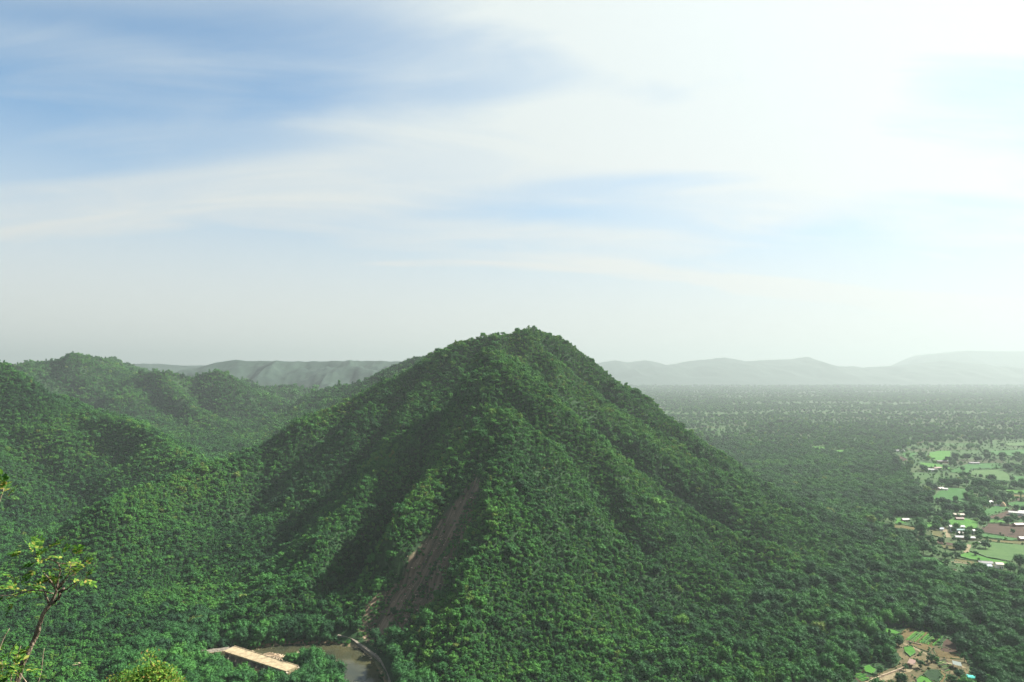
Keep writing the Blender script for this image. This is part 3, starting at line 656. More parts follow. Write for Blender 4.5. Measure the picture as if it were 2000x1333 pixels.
# far plain: groves
r = np.random.RandomState(99)
for y0, y1, s, sm_ in ((3000, 4200, 20, 2.0), (4200, 6500, 31, 2.8), (6500, 8500, 48, 3.6), (8500, 10800, 70, 4.6)):
    x, y = jitter_grid(-100, 0.83 * y1, y0, y1, s, int(y0)); m_ = (x < 0.83 * y + 40)
    d = fbm(x, y * 2.2, 600, 4, 15) * 0.5 + 0.5
    m_ &= r.uniform(0, 1, len(x)) < sstep(0.30, 0.60, d) * np.where(y > 4200, 0.60, 0.75) + np.where(y > 4200, 0.22, 0.25)
    x, y = x[m_], y[m_]; n = len(x)
    put(x, y, r.uniform(0.7, 1.1, n) * sm_ * 0.62, 8 + r.randint(0, 2, n), np.clip(0.30 + r.normal(0, 0.15, n), 0.02, 0.95))
# the far left plateaus and back slopes
for y0, y1, s, sm_ in ((1700, 2700, 15, 2.0),):
    pass
TX, TY, TS, TK, TT = (np.concatenate(a) for a in (TX, TY, TS, TK, TT))
TK = TK.astype(int); TZ = tz(TX, TY) - 0.15

# single trees of the farm land: photo column, row of the foot, crown width in photo pixels
FARM_TREES = [(1866, 897, 14), (1890, 899, 14), (1912, 902, 12), (1928, 898, 14), (1958, 896, 15), (1967, 919, 17), (1990, 922, 15), (1880, 921, 10), (1849, 946, 14), (1860, 949, 16),
              (1872, 952, 20), (1887, 948, 13), (1905, 947, 16), (1922, 957, 25), (1938, 942, 16), (1945, 952, 14), (1982, 955, 18), (1996, 957, 16), (1893, 964, 14), (1908, 962, 10), (1925, 968, 14),
              (1938, 974, 13), (1957, 977, 18), (1927, 988, 9), (1855, 1003, 22), (1871, 1004, 22), (1886, 1002, 22), (1908, 1008, 26), (1920, 1021, 14), (1947, 1018, 10), (1969, 1025, 19), (1846, 1032, 16),
              (1911, 1050, 11), (1925, 1072, 18), (1877, 1080, 20), (1868, 1074, 14), (1847, 1092, 14), (1850, 1104, 11), (1974, 1118, 22), (1992, 1106, 24), (1800, 1046, 25), (1815, 1023, 9), (1827, 1033, 8),
              (1786, 1084, 22), (1803, 1082, 26), (1822, 1086, 20), (1838, 1062, 12), (1776, 1070, 20), (1978, 1043, 9), (1998, 1140, 20),
              (1831, 1252, 14), (1819, 1296, 15), (1797, 1305, 15), (1768, 1310, 11), (1744, 1296, 16), (1755, 1262, 20), (1740, 1268, 20), (1872, 1262, 24), (1886, 1275, 26), (1718, 1318, 13), (1876, 1330, 20), (1860, 1338, 18), (1760, 1338, 22)]
FT = []
for a, b, wpx in FARM_TREES:
    g = flat(a, b, PLAIN); w_m = wpx / LENS_PX * math.hypot(g[1], 190); k = 8 + rng.randint(0, 2) if w_m > 7 else int(rng.choice([0, 5, 1]))
    FT.append((g[0], g[1], float(tz(g[0], g[1])) - 0.15, w_m / KW[k] * 0.95, k, float(np.clip(rng.normal(0.22, 0.08), 0.05, 0.5)), a, b))
# keep the forest off the single trees
for g in FT:
    TSd = np.hypot(TX - g[0], TY - g[1]); kp = TSd > KW[g[4]] * g[3] * 0.42
    TX, TY, TS, TK, TT, TZ = TX[kp], TY[kp], TS[kp], TK[kp], TT[kp], TZ[kp]
NT = len(TX)
TROT = rng.uniform(0, 2 * math.pi, NT); TSZ = TS * rng.uniform(0.88, 1.18, NT)

# the trees that show largest become things of their own: painter's count from front to back
order = np.argsort(TY); order = order[TY[order] < 900]
cov_ = np.zeros((334, 500), bool); score = np.zeros(NT)
for i in order:
    w_ = KW[TK[i]] * TS[i]; h_ = KH[TK[i]] * TSZ[i]
    u0, v0 = project(TX[i], TY[i], TZ[i] + h_ * 0.25); u1, v1 = project(TX[i], TY[i], TZ[i] + h_)
    hw = w_ * 0.5 * LENS_PX / TY[i]
    a0, a1, b0, b1 = int((u0 - hw) / 4 + .5), int((u0 + hw) / 4 + 1), int(v1 / 4 + .5), int(v0 / 4 + 1)
    if a1 <= 0 or a0 >= 500 or b1 <= 0 or b0 >= 334: continue
    sub = cov_[max(b0, 0):b1, max(a0, 0):a1]; free = sub.size - sub.sum(); sub[:] = True
    score[i] = free * (16.0) * min(1.0, (2 * hw) * (v0 - v1) / (16.0 * max(1, (a1 - a0) * (b1 - b0))))
N_SINGLE = 300 - len(FT)
single = np.argsort(-score)[:N_SINGLE]
mask = np.ones(NT, bool); mask[single] = False

# the forest: one mass of instanced trees
fm = bpy.data.meshes.new('forest'); ii = np.where(mask)[0]
fm.vertices.add(len(ii)); fm.vertices.foreach_set('co', np.stack([TX[ii], TY[ii], TZ[ii]], -1).ravel().astype(np.float32))
def fattr(nm, tp, field, arr):
    a_ = fm.attributes.new(nm, tp, 'POINT'); a_.data.foreach_set(field, arr.ravel())
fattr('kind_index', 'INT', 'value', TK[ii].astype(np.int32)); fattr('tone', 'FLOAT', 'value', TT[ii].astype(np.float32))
lean = rng.normal(0, 0.06, (len(ii), 2))
fattr('turn', 'FLOAT_VECTOR', 'vector', np.stack([lean[:, 0], lean[:, 1], TROT[ii]], -1).astype(np.float32))
fattr('size', 'FLOAT_VECTOR', 'vector', np.stack([TS[ii], TS[ii], TSZ[ii]], -1).astype(np.float32))
forest = bpy.data.objects.new('forest', fm); col.objects.link(forest)
tag(forest, 'dense green forest covering the mountain, hills and plain', 'forest', kind='stuff')
ng = bpy.data.node_groups.new('forest_scatter', 'GeometryNodeTree')
ng.interface.new_socket('Geometry', in_out='INPUT', socket_type='NodeSocketGeometry'); ng.interface.new_socket('Geometry', in_out='OUTPUT', socket_type='NodeSocketGeometry')
gi, go = ng.nodes.new('NodeGroupInput'), ng.nodes.new('NodeGroupOutput')
ci = ng.nodes.new('GeometryNodeCollectionInfo'); ci.inputs['Collection'].default_value = proto_col
ci.inputs['Separate Children'].default_value = True; ci.inputs['Reset Children'].default_value = True
ip = ng.nodes.new('GeometryNodeInstanceOnPoints'); ip.inputs['Pick Instance'].default_value = True
def named(nm, tp):
    n = ng.nodes.new('GeometryNodeInputNamedAttribute'); n.data_type = tp; n.inputs['Name'].default_value = nm; return n.outputs['Attribute']
ng.links.new(gi.outputs[0], ip.inputs['Points']); ng.links.new(ci.outputs[0], ip.inputs['Instance'])
ng.links.new(named('kind_index', 'INT'), ip.inputs['Instance Index'])
e2r = ng.nodes.new('FunctionNodeEulerToRotation'); ng.links.new(named('turn', 'FLOAT_VECTOR'), e2r.inputs[0]); ng.links.new(e2r.outputs[0], ip.inputs['Rotation'])
ng.links.new(named('size', 'FLOAT_VECTOR'), ip.inputs['Scale']); ng.links.new(ip.outputs[0], go.inputs[0])
md = forest.modifiers.new('scatter', 'NODES'); md.node_group = ng
print('FOREST', len(ii), 'singles', len(single))

def plant(k, x, y, z, s, szz, rot, tone, label, group):
    e = empty('tree', (x, y, z), rot); e.scale = (s, s, szz); tag(e, label, 'tree', group)
    for nm, md_ in (('trunk', KINDS[k][0]), ('crown', KINDS[k][1])):
        o = bpy.data.objects.new(nm, md_); col.objects.link(o); o.parent = e; o['tone'] = tone
    return e
def tone_word(t): return 'dark green' if t < 0.24 else 'deep green' if t < 0.36 else 'mid green' if t < 0.5 else 'bright green' if t < 0.75 else 'yellowish green'
LANDMARKS = [((500, 1290), 'the concrete bridge'), ((640, 1290), 'the river pool'), ((735, 1290), 'the cliff path'), ((800, 1120), 'the landslide scar'), ((960, 1290), 'the foot of the spine'),
             ((1200, 1300), 'the mountain foot'), ((1450, 1300), 'the lower plain'), ((1650, 1270), 'the farm clearing'), ((1800, 1280), 'the farm plots'), ((1950, 1290), 'the turquoise tarpaulin'),
             ((1930, 1160), 'the lower field edge'), ((1750, 1150), 'the field side wood'), ((300, 1290), 'the sunlit bush'), ((120, 1290), 'the crooked sapling'), ((120, 1150), 'the left valley'), ((400, 1180), 'the bridge wood'), ((1050, 1150), 'the sunlit spine')]
def where(u, v):
    d = [math.hypot(u - l[0][0], v - l[0][1]) for l in LANDMARKS]; i = int(np.argmin(d)); l = LANDMARKS[i]
    du, dv = u - l[0][0], v - l[0][1]
    rel = 'left of' if (abs(du) > abs(dv) * 1.3 and du < 0) else 'right of' if abs(du) > abs(dv) * 1.3 else 'behind' if dv < 0 else 'in front of'
    return rel, l[1]
labels_used = {}
for i in single:
    k = TK[i]; u, v = project(TX[i], TY[i], TZ[i] + 3)
    rel, lm = where(u, v); wm = KW[k] * TS[i]
    szw = 'large' if wm > 8 else 'small' if wm < 4 else 'medium'
    lab = '%s %s %s tree %s %s' % (szw, tone_word(TT[i]), KINDS[k][4].replace('large ', ''), rel, lm)
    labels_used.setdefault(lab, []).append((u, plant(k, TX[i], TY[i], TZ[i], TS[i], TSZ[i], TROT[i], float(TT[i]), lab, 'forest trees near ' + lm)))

# ---------------------------------------------------------------- fields and plots on the plain
def rough_outline(poly, step, amp, seed):
    r_ = np.random.RandomState(seed); o = []
    for i in range(len(poly)):
        a, b = np.array(poly[i]), np.array(poly[(i + 1) % len(poly)]); n = max(1, int(np.linalg.norm(b - a) / step))
        for k in range(n):
            o.append(a + (b - a) * k / n + r_.uniform(-amp, amp, 2))
    return o
def field_mat(name, c0, c1, c2, rot, row):
    m, nt, out = new_mat(name); geo = nd(nt, 'ShaderNodeNewGeometry')
    mp = nd(nt, 'ShaderNodeMapping', {0: geo.outputs['Position'], 'Rotation': (0, 0, R(rot))})
    n1 = nd(nt, 'ShaderNodeTexNoise', {'Vector': geo.outputs['Position'], 'Scale': 0.06, 'Detail': 6.0, 'Roughness': 0.65})
    st = nd(nt, 'ShaderNodeMapping', {0: mp.outputs[0], 'Scale': (0.03, 1.0, 1.0)})
    n2 = nd(nt, 'ShaderNodeTexNoise', {'Vector': st.outputs[0], 'Scale': row, 'Detail': 3.0})
    a = nd(nt, 'ShaderNodeMath', {0: n2.outputs[0], 1: 0.5, 2: n1.outputs[0]}, operation='MULTIPLY_ADD').outputs[0]
    n4 = nd(nt, 'ShaderNodeTexNoise', {'Vector': geo.outputs['Position'], 'Scale': 0.35, 'Detail': 5.0, 'Roughness': 0.7})
    a = nd(nt, 'ShaderNodeMath', {0: n4.outputs[0], 1: 0.9, 2: a}, operation='MULTIPLY_ADD').outputs[0]
    c = ramp(nt, nd(nt, 'ShaderNodeMath', {0: a, 1: 0.45}, operation='SUBTRACT').outputs[0], [(0.46, c0), (0.75, c1), (1.02, c2)])
    b = nd(nt, 'ShaderNodeBump', {'Height': n2.outputs[0], 'Strength': 0.6, 'Distance': 0.4})
    p = nd(nt, 'ShaderNodeBsdfPrincipled', {'Base Color': c, 'Roughness': 0.9, 'Specular IOR Level': 0.1, 'Normal': b.outputs[0]})
    nt.links.new(p.outputs[0], out.inputs[0]); return m
FM = {'crop': field_mat('crop', (0.011, 0.052, 0.009), (0.020, 0.082, 0.014), (0.032, 0.099, 0.019), 24, 0.5),
      'bright': field_mat('bright_crop', (0.020, 0.082, 0.009), (0.035, 0.121, 0.014), (0.059, 0.139, 0.022), 31, 0.6),
      'pale': field_mat('pale_crop', (0.025, 0.069, 0.017), (0.041, 0.090, 0.024), (0.055, 0.104, 0.029), 12, 0.4),
      'yellow': field_mat('yellow_grass', (0.037, 0.046, 0.014), (0.064, 0.065, 0.019), (0.090, 0.068, 0.025), 20, 0.4),
      'soil': field_mat('ploughed_soil', (0.026, 0.016, 0.010), (0.041, 0.025, 0.016), (0.055, 0.036, 0.023), 26, 0.9),
      'straw': field_mat('dry_plot', (0.042, 0.034, 0.013), (0.078, 0.058, 0.022), (0.103, 0.077, 0.032), 35, 0.9),
      'yard': field_mat('dry_yard', (0.037, 0.039, 0.017), (0.070, 0.061, 0.029), (0.111, 0.087, 0.043), 10, 0.5),
      'dark': field_mat('dark_crop', (0.007, 0.022, 0.008), (0.012, 0.031, 0.011), (0.016, 0.040, 0.013), 35, 1.0)}
WORDS = {'yard': 'dry yard', 'crop': 'green crop', 'bright': 'bright green crop', 'pale': 'pale green crop', 'yellow': 'yellowish grass', 'soil': 'brown ploughed', 'straw': 'straw coloured dry', 'dark': 'dark green crop'}
hedge_m = noise_mat('bund_grass', (0.020, 0.055, 0.018), (0.060, 0.110, 0.035), 0.5)
for fi, (k, pl) in enumerate(world_fields + world_clear):
    o = rough_outline(pl, 9.0 if fi < len(world_fields) else 2.5, 0.8 if fi < len(world_fields) else 0.3, fi)
    top = PLAIN + {'soil': 0.05, 'yellow': 0.15, 'straw': 0.10, 'yard': 0.02}.get(k, 0.40) + 0.006 * (fi % 9)
    fo = MB().prism(o, PLAIN - 0.3, top).build('field', FM[k]); tag(fo, kind='structure')
    mb = MB(); n = len(o); cc = np.mean(o, 0)
    for i in range(n):
        if (fi * 7 + i) % 11 < 4: continue
        a, b = o[i], o[(i + 1) % n]; d = b - a; L = np.linalg.norm(d)
        if L < 0.2: continue
        nn = np.array((-d[1], d[0])) / L; w_ = 0.5 if fi < len(world_fields) else 0.2; e_ = d / L * 0.15
        h_ = top + (0.5 if fi < len(world_fields) else 0.2) + 0.3 * ((i * 37) % 7) / 7
        mb.prism([a - nn * w_ - e_, b - nn * w_ + e_, b + nn * w_ + e_, a + nn * w_ - e_], PLAIN - 0.2 + 0.003 * i, h_)
    if mb.f: mb.build('field_bund', hedge_m, fo)
# raised vegetable beds of the small farm, each bed a piece
bed_soil = FM['straw']
bo = [flat(a, b, PLAIN) for a, b in [(1758, 1236), (1775, 1226), (1840, 1243), (1822, 1266), (1772, 1254)]]
bf = MB().prism(rough_outline(bo, 3, 0.3, 77), PLAIN - 0.3, PLAIN + 0.06).build('field', FM['straw']); tag(bf, kind='structure')
def beds(parent, p00, p10, p01, n, width, mats, seed, hgt=0.5):
    """n parallel beds from p00 towards p10, each running along p01"""
    r_ = np.random.RandomState(seed)
    for k in range(n):
        t = (k + 0.5) / n; a = np.array(p00) + (np.array(p10) - np.array(p00)) * t; d = np.array(p01) - np.array(p00)
        d = d * r_.uniform(0.8, 1.05); L = np.linalg.norm(d); u = d / L; nn = np.array((-u[1], u[0])); mb = MB()
        m_ = max(4, int(L / 1.6)); rows = []
        for j in range(m_ + 1):
            c = a + u * L * j / m_; w_ = width * 0.5 * r_.uniform(0.7, 1.15); h_ = hgt * r_.uniform(0.6, 1.3) * (0.3 if j in (0, m_) else 1)
            rows += [(*(c - nn * w_), PLAIN + 0.02), (*(c - nn * w_ * 0.6), PLAIN + h_), (*(c + nn * w_ * 0.5), PLAIN + h_ * 1.05), (*(c + nn * w_), PLAIN + 0.02)]
        fs = []
        for j in range(m_):
            for q in range(3): fs.append((j * 4 + q, j * 4 + 4 + q, j * 4 + 5 + q, j * 4 + 1 + q))
        fs += [(0, 1, 2, 3), (m_ * 4 + 3, m_ * 4 + 2, m_ * 4 + 1, m_ * 4)]
        mb.add(rows, fs).build('crop_bed', mats[k % len(mats)], parent)
beds(bf, flat(1768, 1250, PLAIN), flat(1824, 1262, PLAIN), flat(1790, 1231, PLAIN), 11, 1.5, [FM['bright'], FM['crop'], FM['pale'], FM['bright'], FM['yellow']], 5, 0.7)
rf_ = MB().prism(rough_outline([flat(a, b, PLAIN) for a, b in [(1822, 1292), (1846, 1286), (1862, 1306), (1846, 1314)]], 3, 0.3, 78), PLAIN - 0.3, PLAIN + 0.05).build('field', FM['soil']); tag(rf_, kind='structure')
beds(rf_, flat(1824, 1293, PLAIN), flat(1846, 1313, PLAIN), flat(1845, 1287, PLAIN), 8, 0.9, [FM['dark'], FM['crop'], FM['pale']], 6, 0.35)
rf2 = MB().prism(rough_outline([flat(a, b, PLAIN) for a, b in [(1662, 1318), (1684, 1312), (1702, 1326), (1680, 1334)]], 3, 0.3, 79), PLAIN - 0.3, PLAIN + 0.05).build('field', FM['soil']); tag(rf2, kind='structure')
beds(rf2, flat(1664, 1318, PLAIN), flat(1682, 1332, PLAIN), flat(1684, 1313, PLAIN), 6, 1.3, [FM['bright'], FM['crop']], 7, 0.5)

# ---------------------------------------------------------------- lanes, the bridge and its surroundings
lane_m = noise_mat('dirt_lane', (0.100, 0.082, 0.045), (0.19, 0.155, 0.085), 0.5, coord='Object')
gravel_m = noise_mat('gravel_path', (0.085, 0.074, 0.058), (0.20, 0.175, 0.14), 0.7, bump=0.5)
def ribbon(name, pts, hw, mat, follow, lift, thick=0.6, seed=0, label=None, step=3.0):
    r_ = np.random.RandomState(seed); fine = []
    for a, b in zip(pts[:-1], pts[1:]):
        a, b = np.array(a, float), np.array(b, float); n = max(1, int(np.linalg.norm(b[:2] - a[:2]) / step))
        fine += [a + (b - a) * k / n for k in range(n)]
    fine.append(np.array(pts[-1], float)); vs = []; fs = []
    xy = np.array([q[:2] for q in fine])
    for _ in range(2): xy[1:-1] = (xy[:-2] + 2 * xy[1:-1] + xy[2:]) / 4
    for i in range(len(fine)):
        d = xy[min(i + 1, len(xy) - 1)] - xy[max(i - 1, 0)]; d /= np.linalg.norm(d); nn = np.array((-d[1], d[0])); w_ = hw * r_.uniform(0.72, 1.28)
        l_, r2 = xy[i] + nn * w_, xy[i] - nn * w_
        if follow: zl, zr = float(tz(*l_)) + lift, float(tz(*r2)) + lift; zl = zr = max(zl, zr) if len(fine[i]) < 3 else fine[i][2] + lift
        else: zl = zr = fine[i][2] + lift
        vs += [(*l_, zl), (*r2, zr), (*r2, zr - thick), (*l_, zl - thick)]
    for i in range(len(fine) - 1):
        for q in range(4): fs.append((i * 4 + q, i * 4 + (q + 1) % 4, i * 4 + 4 + (q + 1) % 4, i * 4 + 4 + q))
    e_ = (len(fine) - 1) * 4
    fs += [(3, 2, 1, 0), (e_, e_ + 1, e_ + 2, e_ + 3)]
    o = MB().add(vs, fs).build(name, mat); tag(o, label, None, kind='structure'); return o
for nm in ('farm_track', 'farm_lane', 'field_lane', 'yard_lane', 'hut_lane'):
    ribbon('path', ROADS[nm][0], ROADS[nm][1], lane_m, True, 0.07, 0.4, 3)
ribbon('road', [(*ROADS['bridge_road'][0][0], BRIDGE_Z - 0.1), (*ROADS['bridge_road'][0][1], BRIDGE_Z - 0.2), (*ROADS['bridge_road'][0][2], 5.2), (*ROADS['bridge_road'][0][3], 4.2)], 3.0, lane_m, False, 0, 4.0, 4)
ribbon('road', [(*ROADS['west_road'][0][0], 6.2), (*ROADS['west_road'][0][1], 6.6), (*ROADS['west_road'][0][2], BRIDGE_Z - 0.1)], 3.4, gravel_m, False, 0, 4.0, 5)
ribbon('path', PATH, 0.95, gravel_m, True, 0.55, 2.2, 6, 'pale gravel path winding along the cliff foot', 2.5)

conc = noise_mat('bridge_concrete', (0.17, 0.135, 0.085), (0.36, 0.29, 0.18), 0.35, bump=0.2, detail=7)
conc_d = noise_mat('pier_concrete', (0.16, 0.14, 0.11), (0.36, 0.32, 0.25), 0.8)
bd = br_b - br_a; BL = float(np.linalg.norm(bd)); bang = math.atan2(bd[1], bd[0])
bridge = empty('bridge', (br_a[0], br_a[1], 0), bang); tag(bridge, 'sunlit concrete bridge on piers over the river', 'bridge')
NSP = 9; sp_ = BL / NSP; HWD = 4.7
for k in range(NSP):
    MB().box(k * sp_ + 0.07, (k + 1) * sp_ - 0.07, -HWD, HWD, BRIDGE_Z - 0.55, BRIDGE_Z + 0.01 * (k % 3)).build('deck_slab', conc, bridge)
for s_ in (-1, 1):
    MB().box(-0.5, BL + 0.5, s_ * (HWD + 0.2) - 0.18, s_ * (HWD + 0.2) + 0.18, BRIDGE_Z - 0.75, BRIDGE_Z + 0.32).build('kerb', conc, bridge)
    MB().box(0, BL, s_ * 3.0 - 0.3, s_ * 3.0 + 0.3, BRIDGE_Z - 1.35, BRIDGE_Z - 0.56).build('girder', conc_d, bridge)
for k in range(1, NSP):
    mb = MB(); x_ = k * sp_
    hx = 0.55
    mb.prism([(x_ - hx, -HWD + 0.6), (x_, -HWD - 0.5), (x_ + hx, -HWD + 0.6), (x_ + hx, HWD - 0.6), (x_, HWD + 0.5), (x_ - hx, HWD - 0.6)], -2.5, BRIDGE_Z - 1.9)
    pr_ = mb.build('pier', conc_d, bridge)
    MB().box(x_ - 0.8, x_ + 0.8, -HWD + 0.2, HWD - 0.2, BRIDGE_Z - 1.895, BRIDGE_Z - 1.36).build('pier_cap', conc_d, pr_)
for x_ in (-0.9, BL + 0.9):
    MB().box(x_ - 0.85, x_ + 0.85, -HWD - 0.6, HWD + 0.6, -2.0, BRIDGE_Z - 0.6).build('abutment', conc_d, bridge)
wp = [flat(340, 1287, 7.2), flat(398, 1277, 7.4), flat(440, 1272, 7.6)]
lw = ribbon('low_wall', [(*wp[0], 7.4), (*wp[1], 7.6), (*wp[2], 7.8)], 0.22, conc, False, 0, 3.5, 8); lw['kind'] = 'thing'; tag(lw, 'low pale parapet wall leading to the bridge', 'wall')

# bare orange earth beside and below the bridge
sand_m = noise_mat('orange_earth', (0.16, 0.095, 0.045), (0.30, 0.19, 0.095), 0.6, bump=0.6)
for q_, z_ in (([(396, 1303), (404, 1291), (420, 1284), (434, 1279), (434, 1290), (424, 1297), (410, 1304)], 4.2), ([(486, 1309), (500, 1303), (514, 1306), (512, 1318), (494, 1318)], 2.4)):
    ol = rough_outline([flat(*p_, z_) for p_ in q_], 1.5, 0.4, int(z_ * 10)); oc = np.mean(ol, 0); n_ = len(ol); vs = []
    for f_, d_ in ((1.25, -3.0), (1.0, 0.0), (0.6, 0.35), (0.2, 0.5)): vs += [(*(oc + (p_ - oc) * f_), z_ + d_ + 0.12 * math.sin(i * 1.7)) for i, p_ in enumerate(ol)]
    fs = [(l * n_ + i, l * n_ + (i + 1) % n_, (l + 1) * n_ + (i + 1) % n_, (l + 1) * n_ + i) for l in range(3) for i in range(n_)] + [tuple(range(3 * n_, 4 * n_))]
    tag(MB().add(vs, fs).build('earth_bank', sand_m, None, True), kind='structure')
# rubble bank behind the bridge and stones along the water
stone_m = noise_mat('stone', (0.17, 0.13, 0.09), (0.42, 0.33, 0.23), 0.8)
def stones(name, pts, label, seed):
    r_ = np.random.RandomState(seed); mb = MB()
    for x_, y_, z_, s_ in pts:
        ax = r_.normal(size=3) * 0.25 + 1
        vs = [(x_ + v[0] * s_ * ax[0] * r_.uniform(.75, 1.2), y_ + v[1] * s_ * ax[1] * r_.uniform(.75, 1.2), z_ + v[2] * s_ * 0.75 * r_.uniform(.75, 1.2))
              for v in [(0, 0, -1), (0.9, 0, -.2), (0.28, 0.85, -.2), (-.72, .53, -.2), (-.72, -.53, -.2), (.28, -.85, -.2), (.7, .5, .45), (-.28, .8, .45), (-.8, 0, .45), (-.28, -.8, .45), (.7, -.5, .45), (0, 0, .95)]]
        fs = [(0, 2, 1), (0, 3, 2), (0, 4, 3), (0, 5, 4), (0, 1, 5), (1, 2, 6), (2, 3, 7), (3, 4, 8), (4, 5, 9), (5, 1, 10), (6, 2, 7), (7, 3, 8), (8, 4, 9), (9, 5, 10), (10, 1, 6), (6, 7, 11), (7, 8, 11), (8, 9, 11), (9, 10, 11), (10, 6, 11)]
        mb.add(vs, fs)
    o = mb.build(name, stone_m); tag(o, label, 'stones', kind='stuff')
bank_poly = [flat(*q, 3.0) for q in [(506, 1279), (515, 1271), (526, 1271), (545, 1281), (570, 1284), (590, 1288), (586, 1300), (566, 1297), (535, 1287)]]
bo_ = rough_outline(bank_poly, 2.5, 0.5, 9); bc = np.mean(bo_, 0); vs = []; nb_ = len(bo_)
for f_, z_ in ((1.1, -1.5), (0.95, 1.6), (0.7, 3.0), (0.35, 4.0)):
    vs += [(*(bc + (q - bc) * f_), z_ + 0.5 * math.sin(i * 2.1 + z_)) for i, q in enumerate(bo_)]
fs = [(l * nb_ + i, l * nb_ + (i + 1) % nb_, (l + 1) * nb_ + (i + 1) % nb_, (l + 1) * nb_ + i) for l in range(3) for i in range(nb_)] + [tuple(range(3 * nb_, 4 * nb_))]
tag(MB().add(vs, fs).build('rubble_bank', noise_mat('rubble_earth', (0.20, 0.14, 0.085), (0.42, 0.31, 0.20), 0.6, bump=0.8), None), 'brown earth bank strewn with rubble behind the bridge', 'bank', kind='structure')
r = np.random.RandomState(4); pts = []
while len(pts) < 420:
    q = bc + (bo_[r.randint(nb_)] - bc) * r.uniform(0, 1.15) ** 0.6; f_ = np.linalg.norm(q - bc) / 22
    pts.append((q[0], q[1], 3.7 * (1 - min(1, f_) ** 2) + 0.1, r.uniform(0.2, 0.75)))
stones('rubble', pts, 'broken stones and rubble heaped behind the bridge deck', 3)
pts = []
for k in range(160):
    i = r.randint(len(RIVER)); a, b = RIVER[i], RIVER[(i + 1) % len(RIVER)]; q = a + (b - a) * r.uniform() + r.normal(0, 2.0, 2)
    pts.append((q[0], q[1], max(0.0, float(tz(*q))), r.uniform(0.15, 0.6)))
stones('shore_stones', pts, 'small stones scattered along the river bank', 5)
lo, hi = np.min(SCAR, 0), np.max(SCAR, 0); pts = []
while len(pts) < 900:
    q = np.array((r.uniform(lo[0], hi[0]), r.uniform(lo[1], hi[1])))
    if in_poly(q[:1], q[1:], SCAR)[0]: pts.append((q[0], q[1], float(tz(*q)), 0.25 * math.exp(r.normal(0, 0.6))))
stones('scree', pts, 'broken stones scattered over the bare landslide slope', 12)
q = flat(583, 1275, 0.2); stones('river_rock', [(q[0], q[1], 0.1, 1.8), (q[0] + 2.3, q[1] + 0.5, 0.0, 1.3)], 'pale rock breaking the surface of the brown pool', 8)

# ---------------------------------------------------------------- farm buildings
def sheet_mat(name, c):
    c = tuple(v * 0.46 for v in c)
    return noise_mat(name, tuple(v * 0.8 for v in c), c, 0.6, rough=0.5, spec=0.4, stretch=(3, 1, 1))
RM = {'white': sheet_mat('white_sheet', (0.78, 0.78, 0.74)), 'cream': sheet_mat('cream_sheet', (0.72, 0.64, 0.46)), 'grey': sheet_mat('grey_sheet', (0.40, 0.40, 0.40)), 'blue': sheet_mat('blue_sheet', (0.55, 0.66, 0.78)),
      'tile': sheet_mat('clay_tile', (0.32, 0.17, 0.12)), 'mauve': sheet_mat('weathered_tile', (0.30, 0.25, 0.26)), 'teal': sheet_mat('teal_sheet', (0.30, 0.55, 0.52)), 'greygreen': sheet_mat('greygreen_sheet', (0.20, 0.26, 0.23))}
WM = {'white': noise_mat('limewash', (0.55, 0.53, 0.48), (0.74, 0.72, 0.66), 0.5), 'mud': noise_mat('mud_wall', (0.22, 0.14, 0.09), (0.36, 0.25, 0.16), 0.5), 'brick': noise_mat('brick_wall', (0.28, 0.13, 0.09), (0.40, 0.22, 0.15), 0.9),
      'blue': noise_mat('blue_wash', (0.35, 0.42, 0.52), (0.50, 0.58, 0.66), 0.5)}
dark_m = noise_mat('dark_opening', (0.03, 0.028, 0.025), (0.06, 0.05, 0.04), 1.0)
wood_m = noise_mat('old_wood', (0.10, 0.07, 0.045), (0.20, 0.14, 0.09), 1.5)
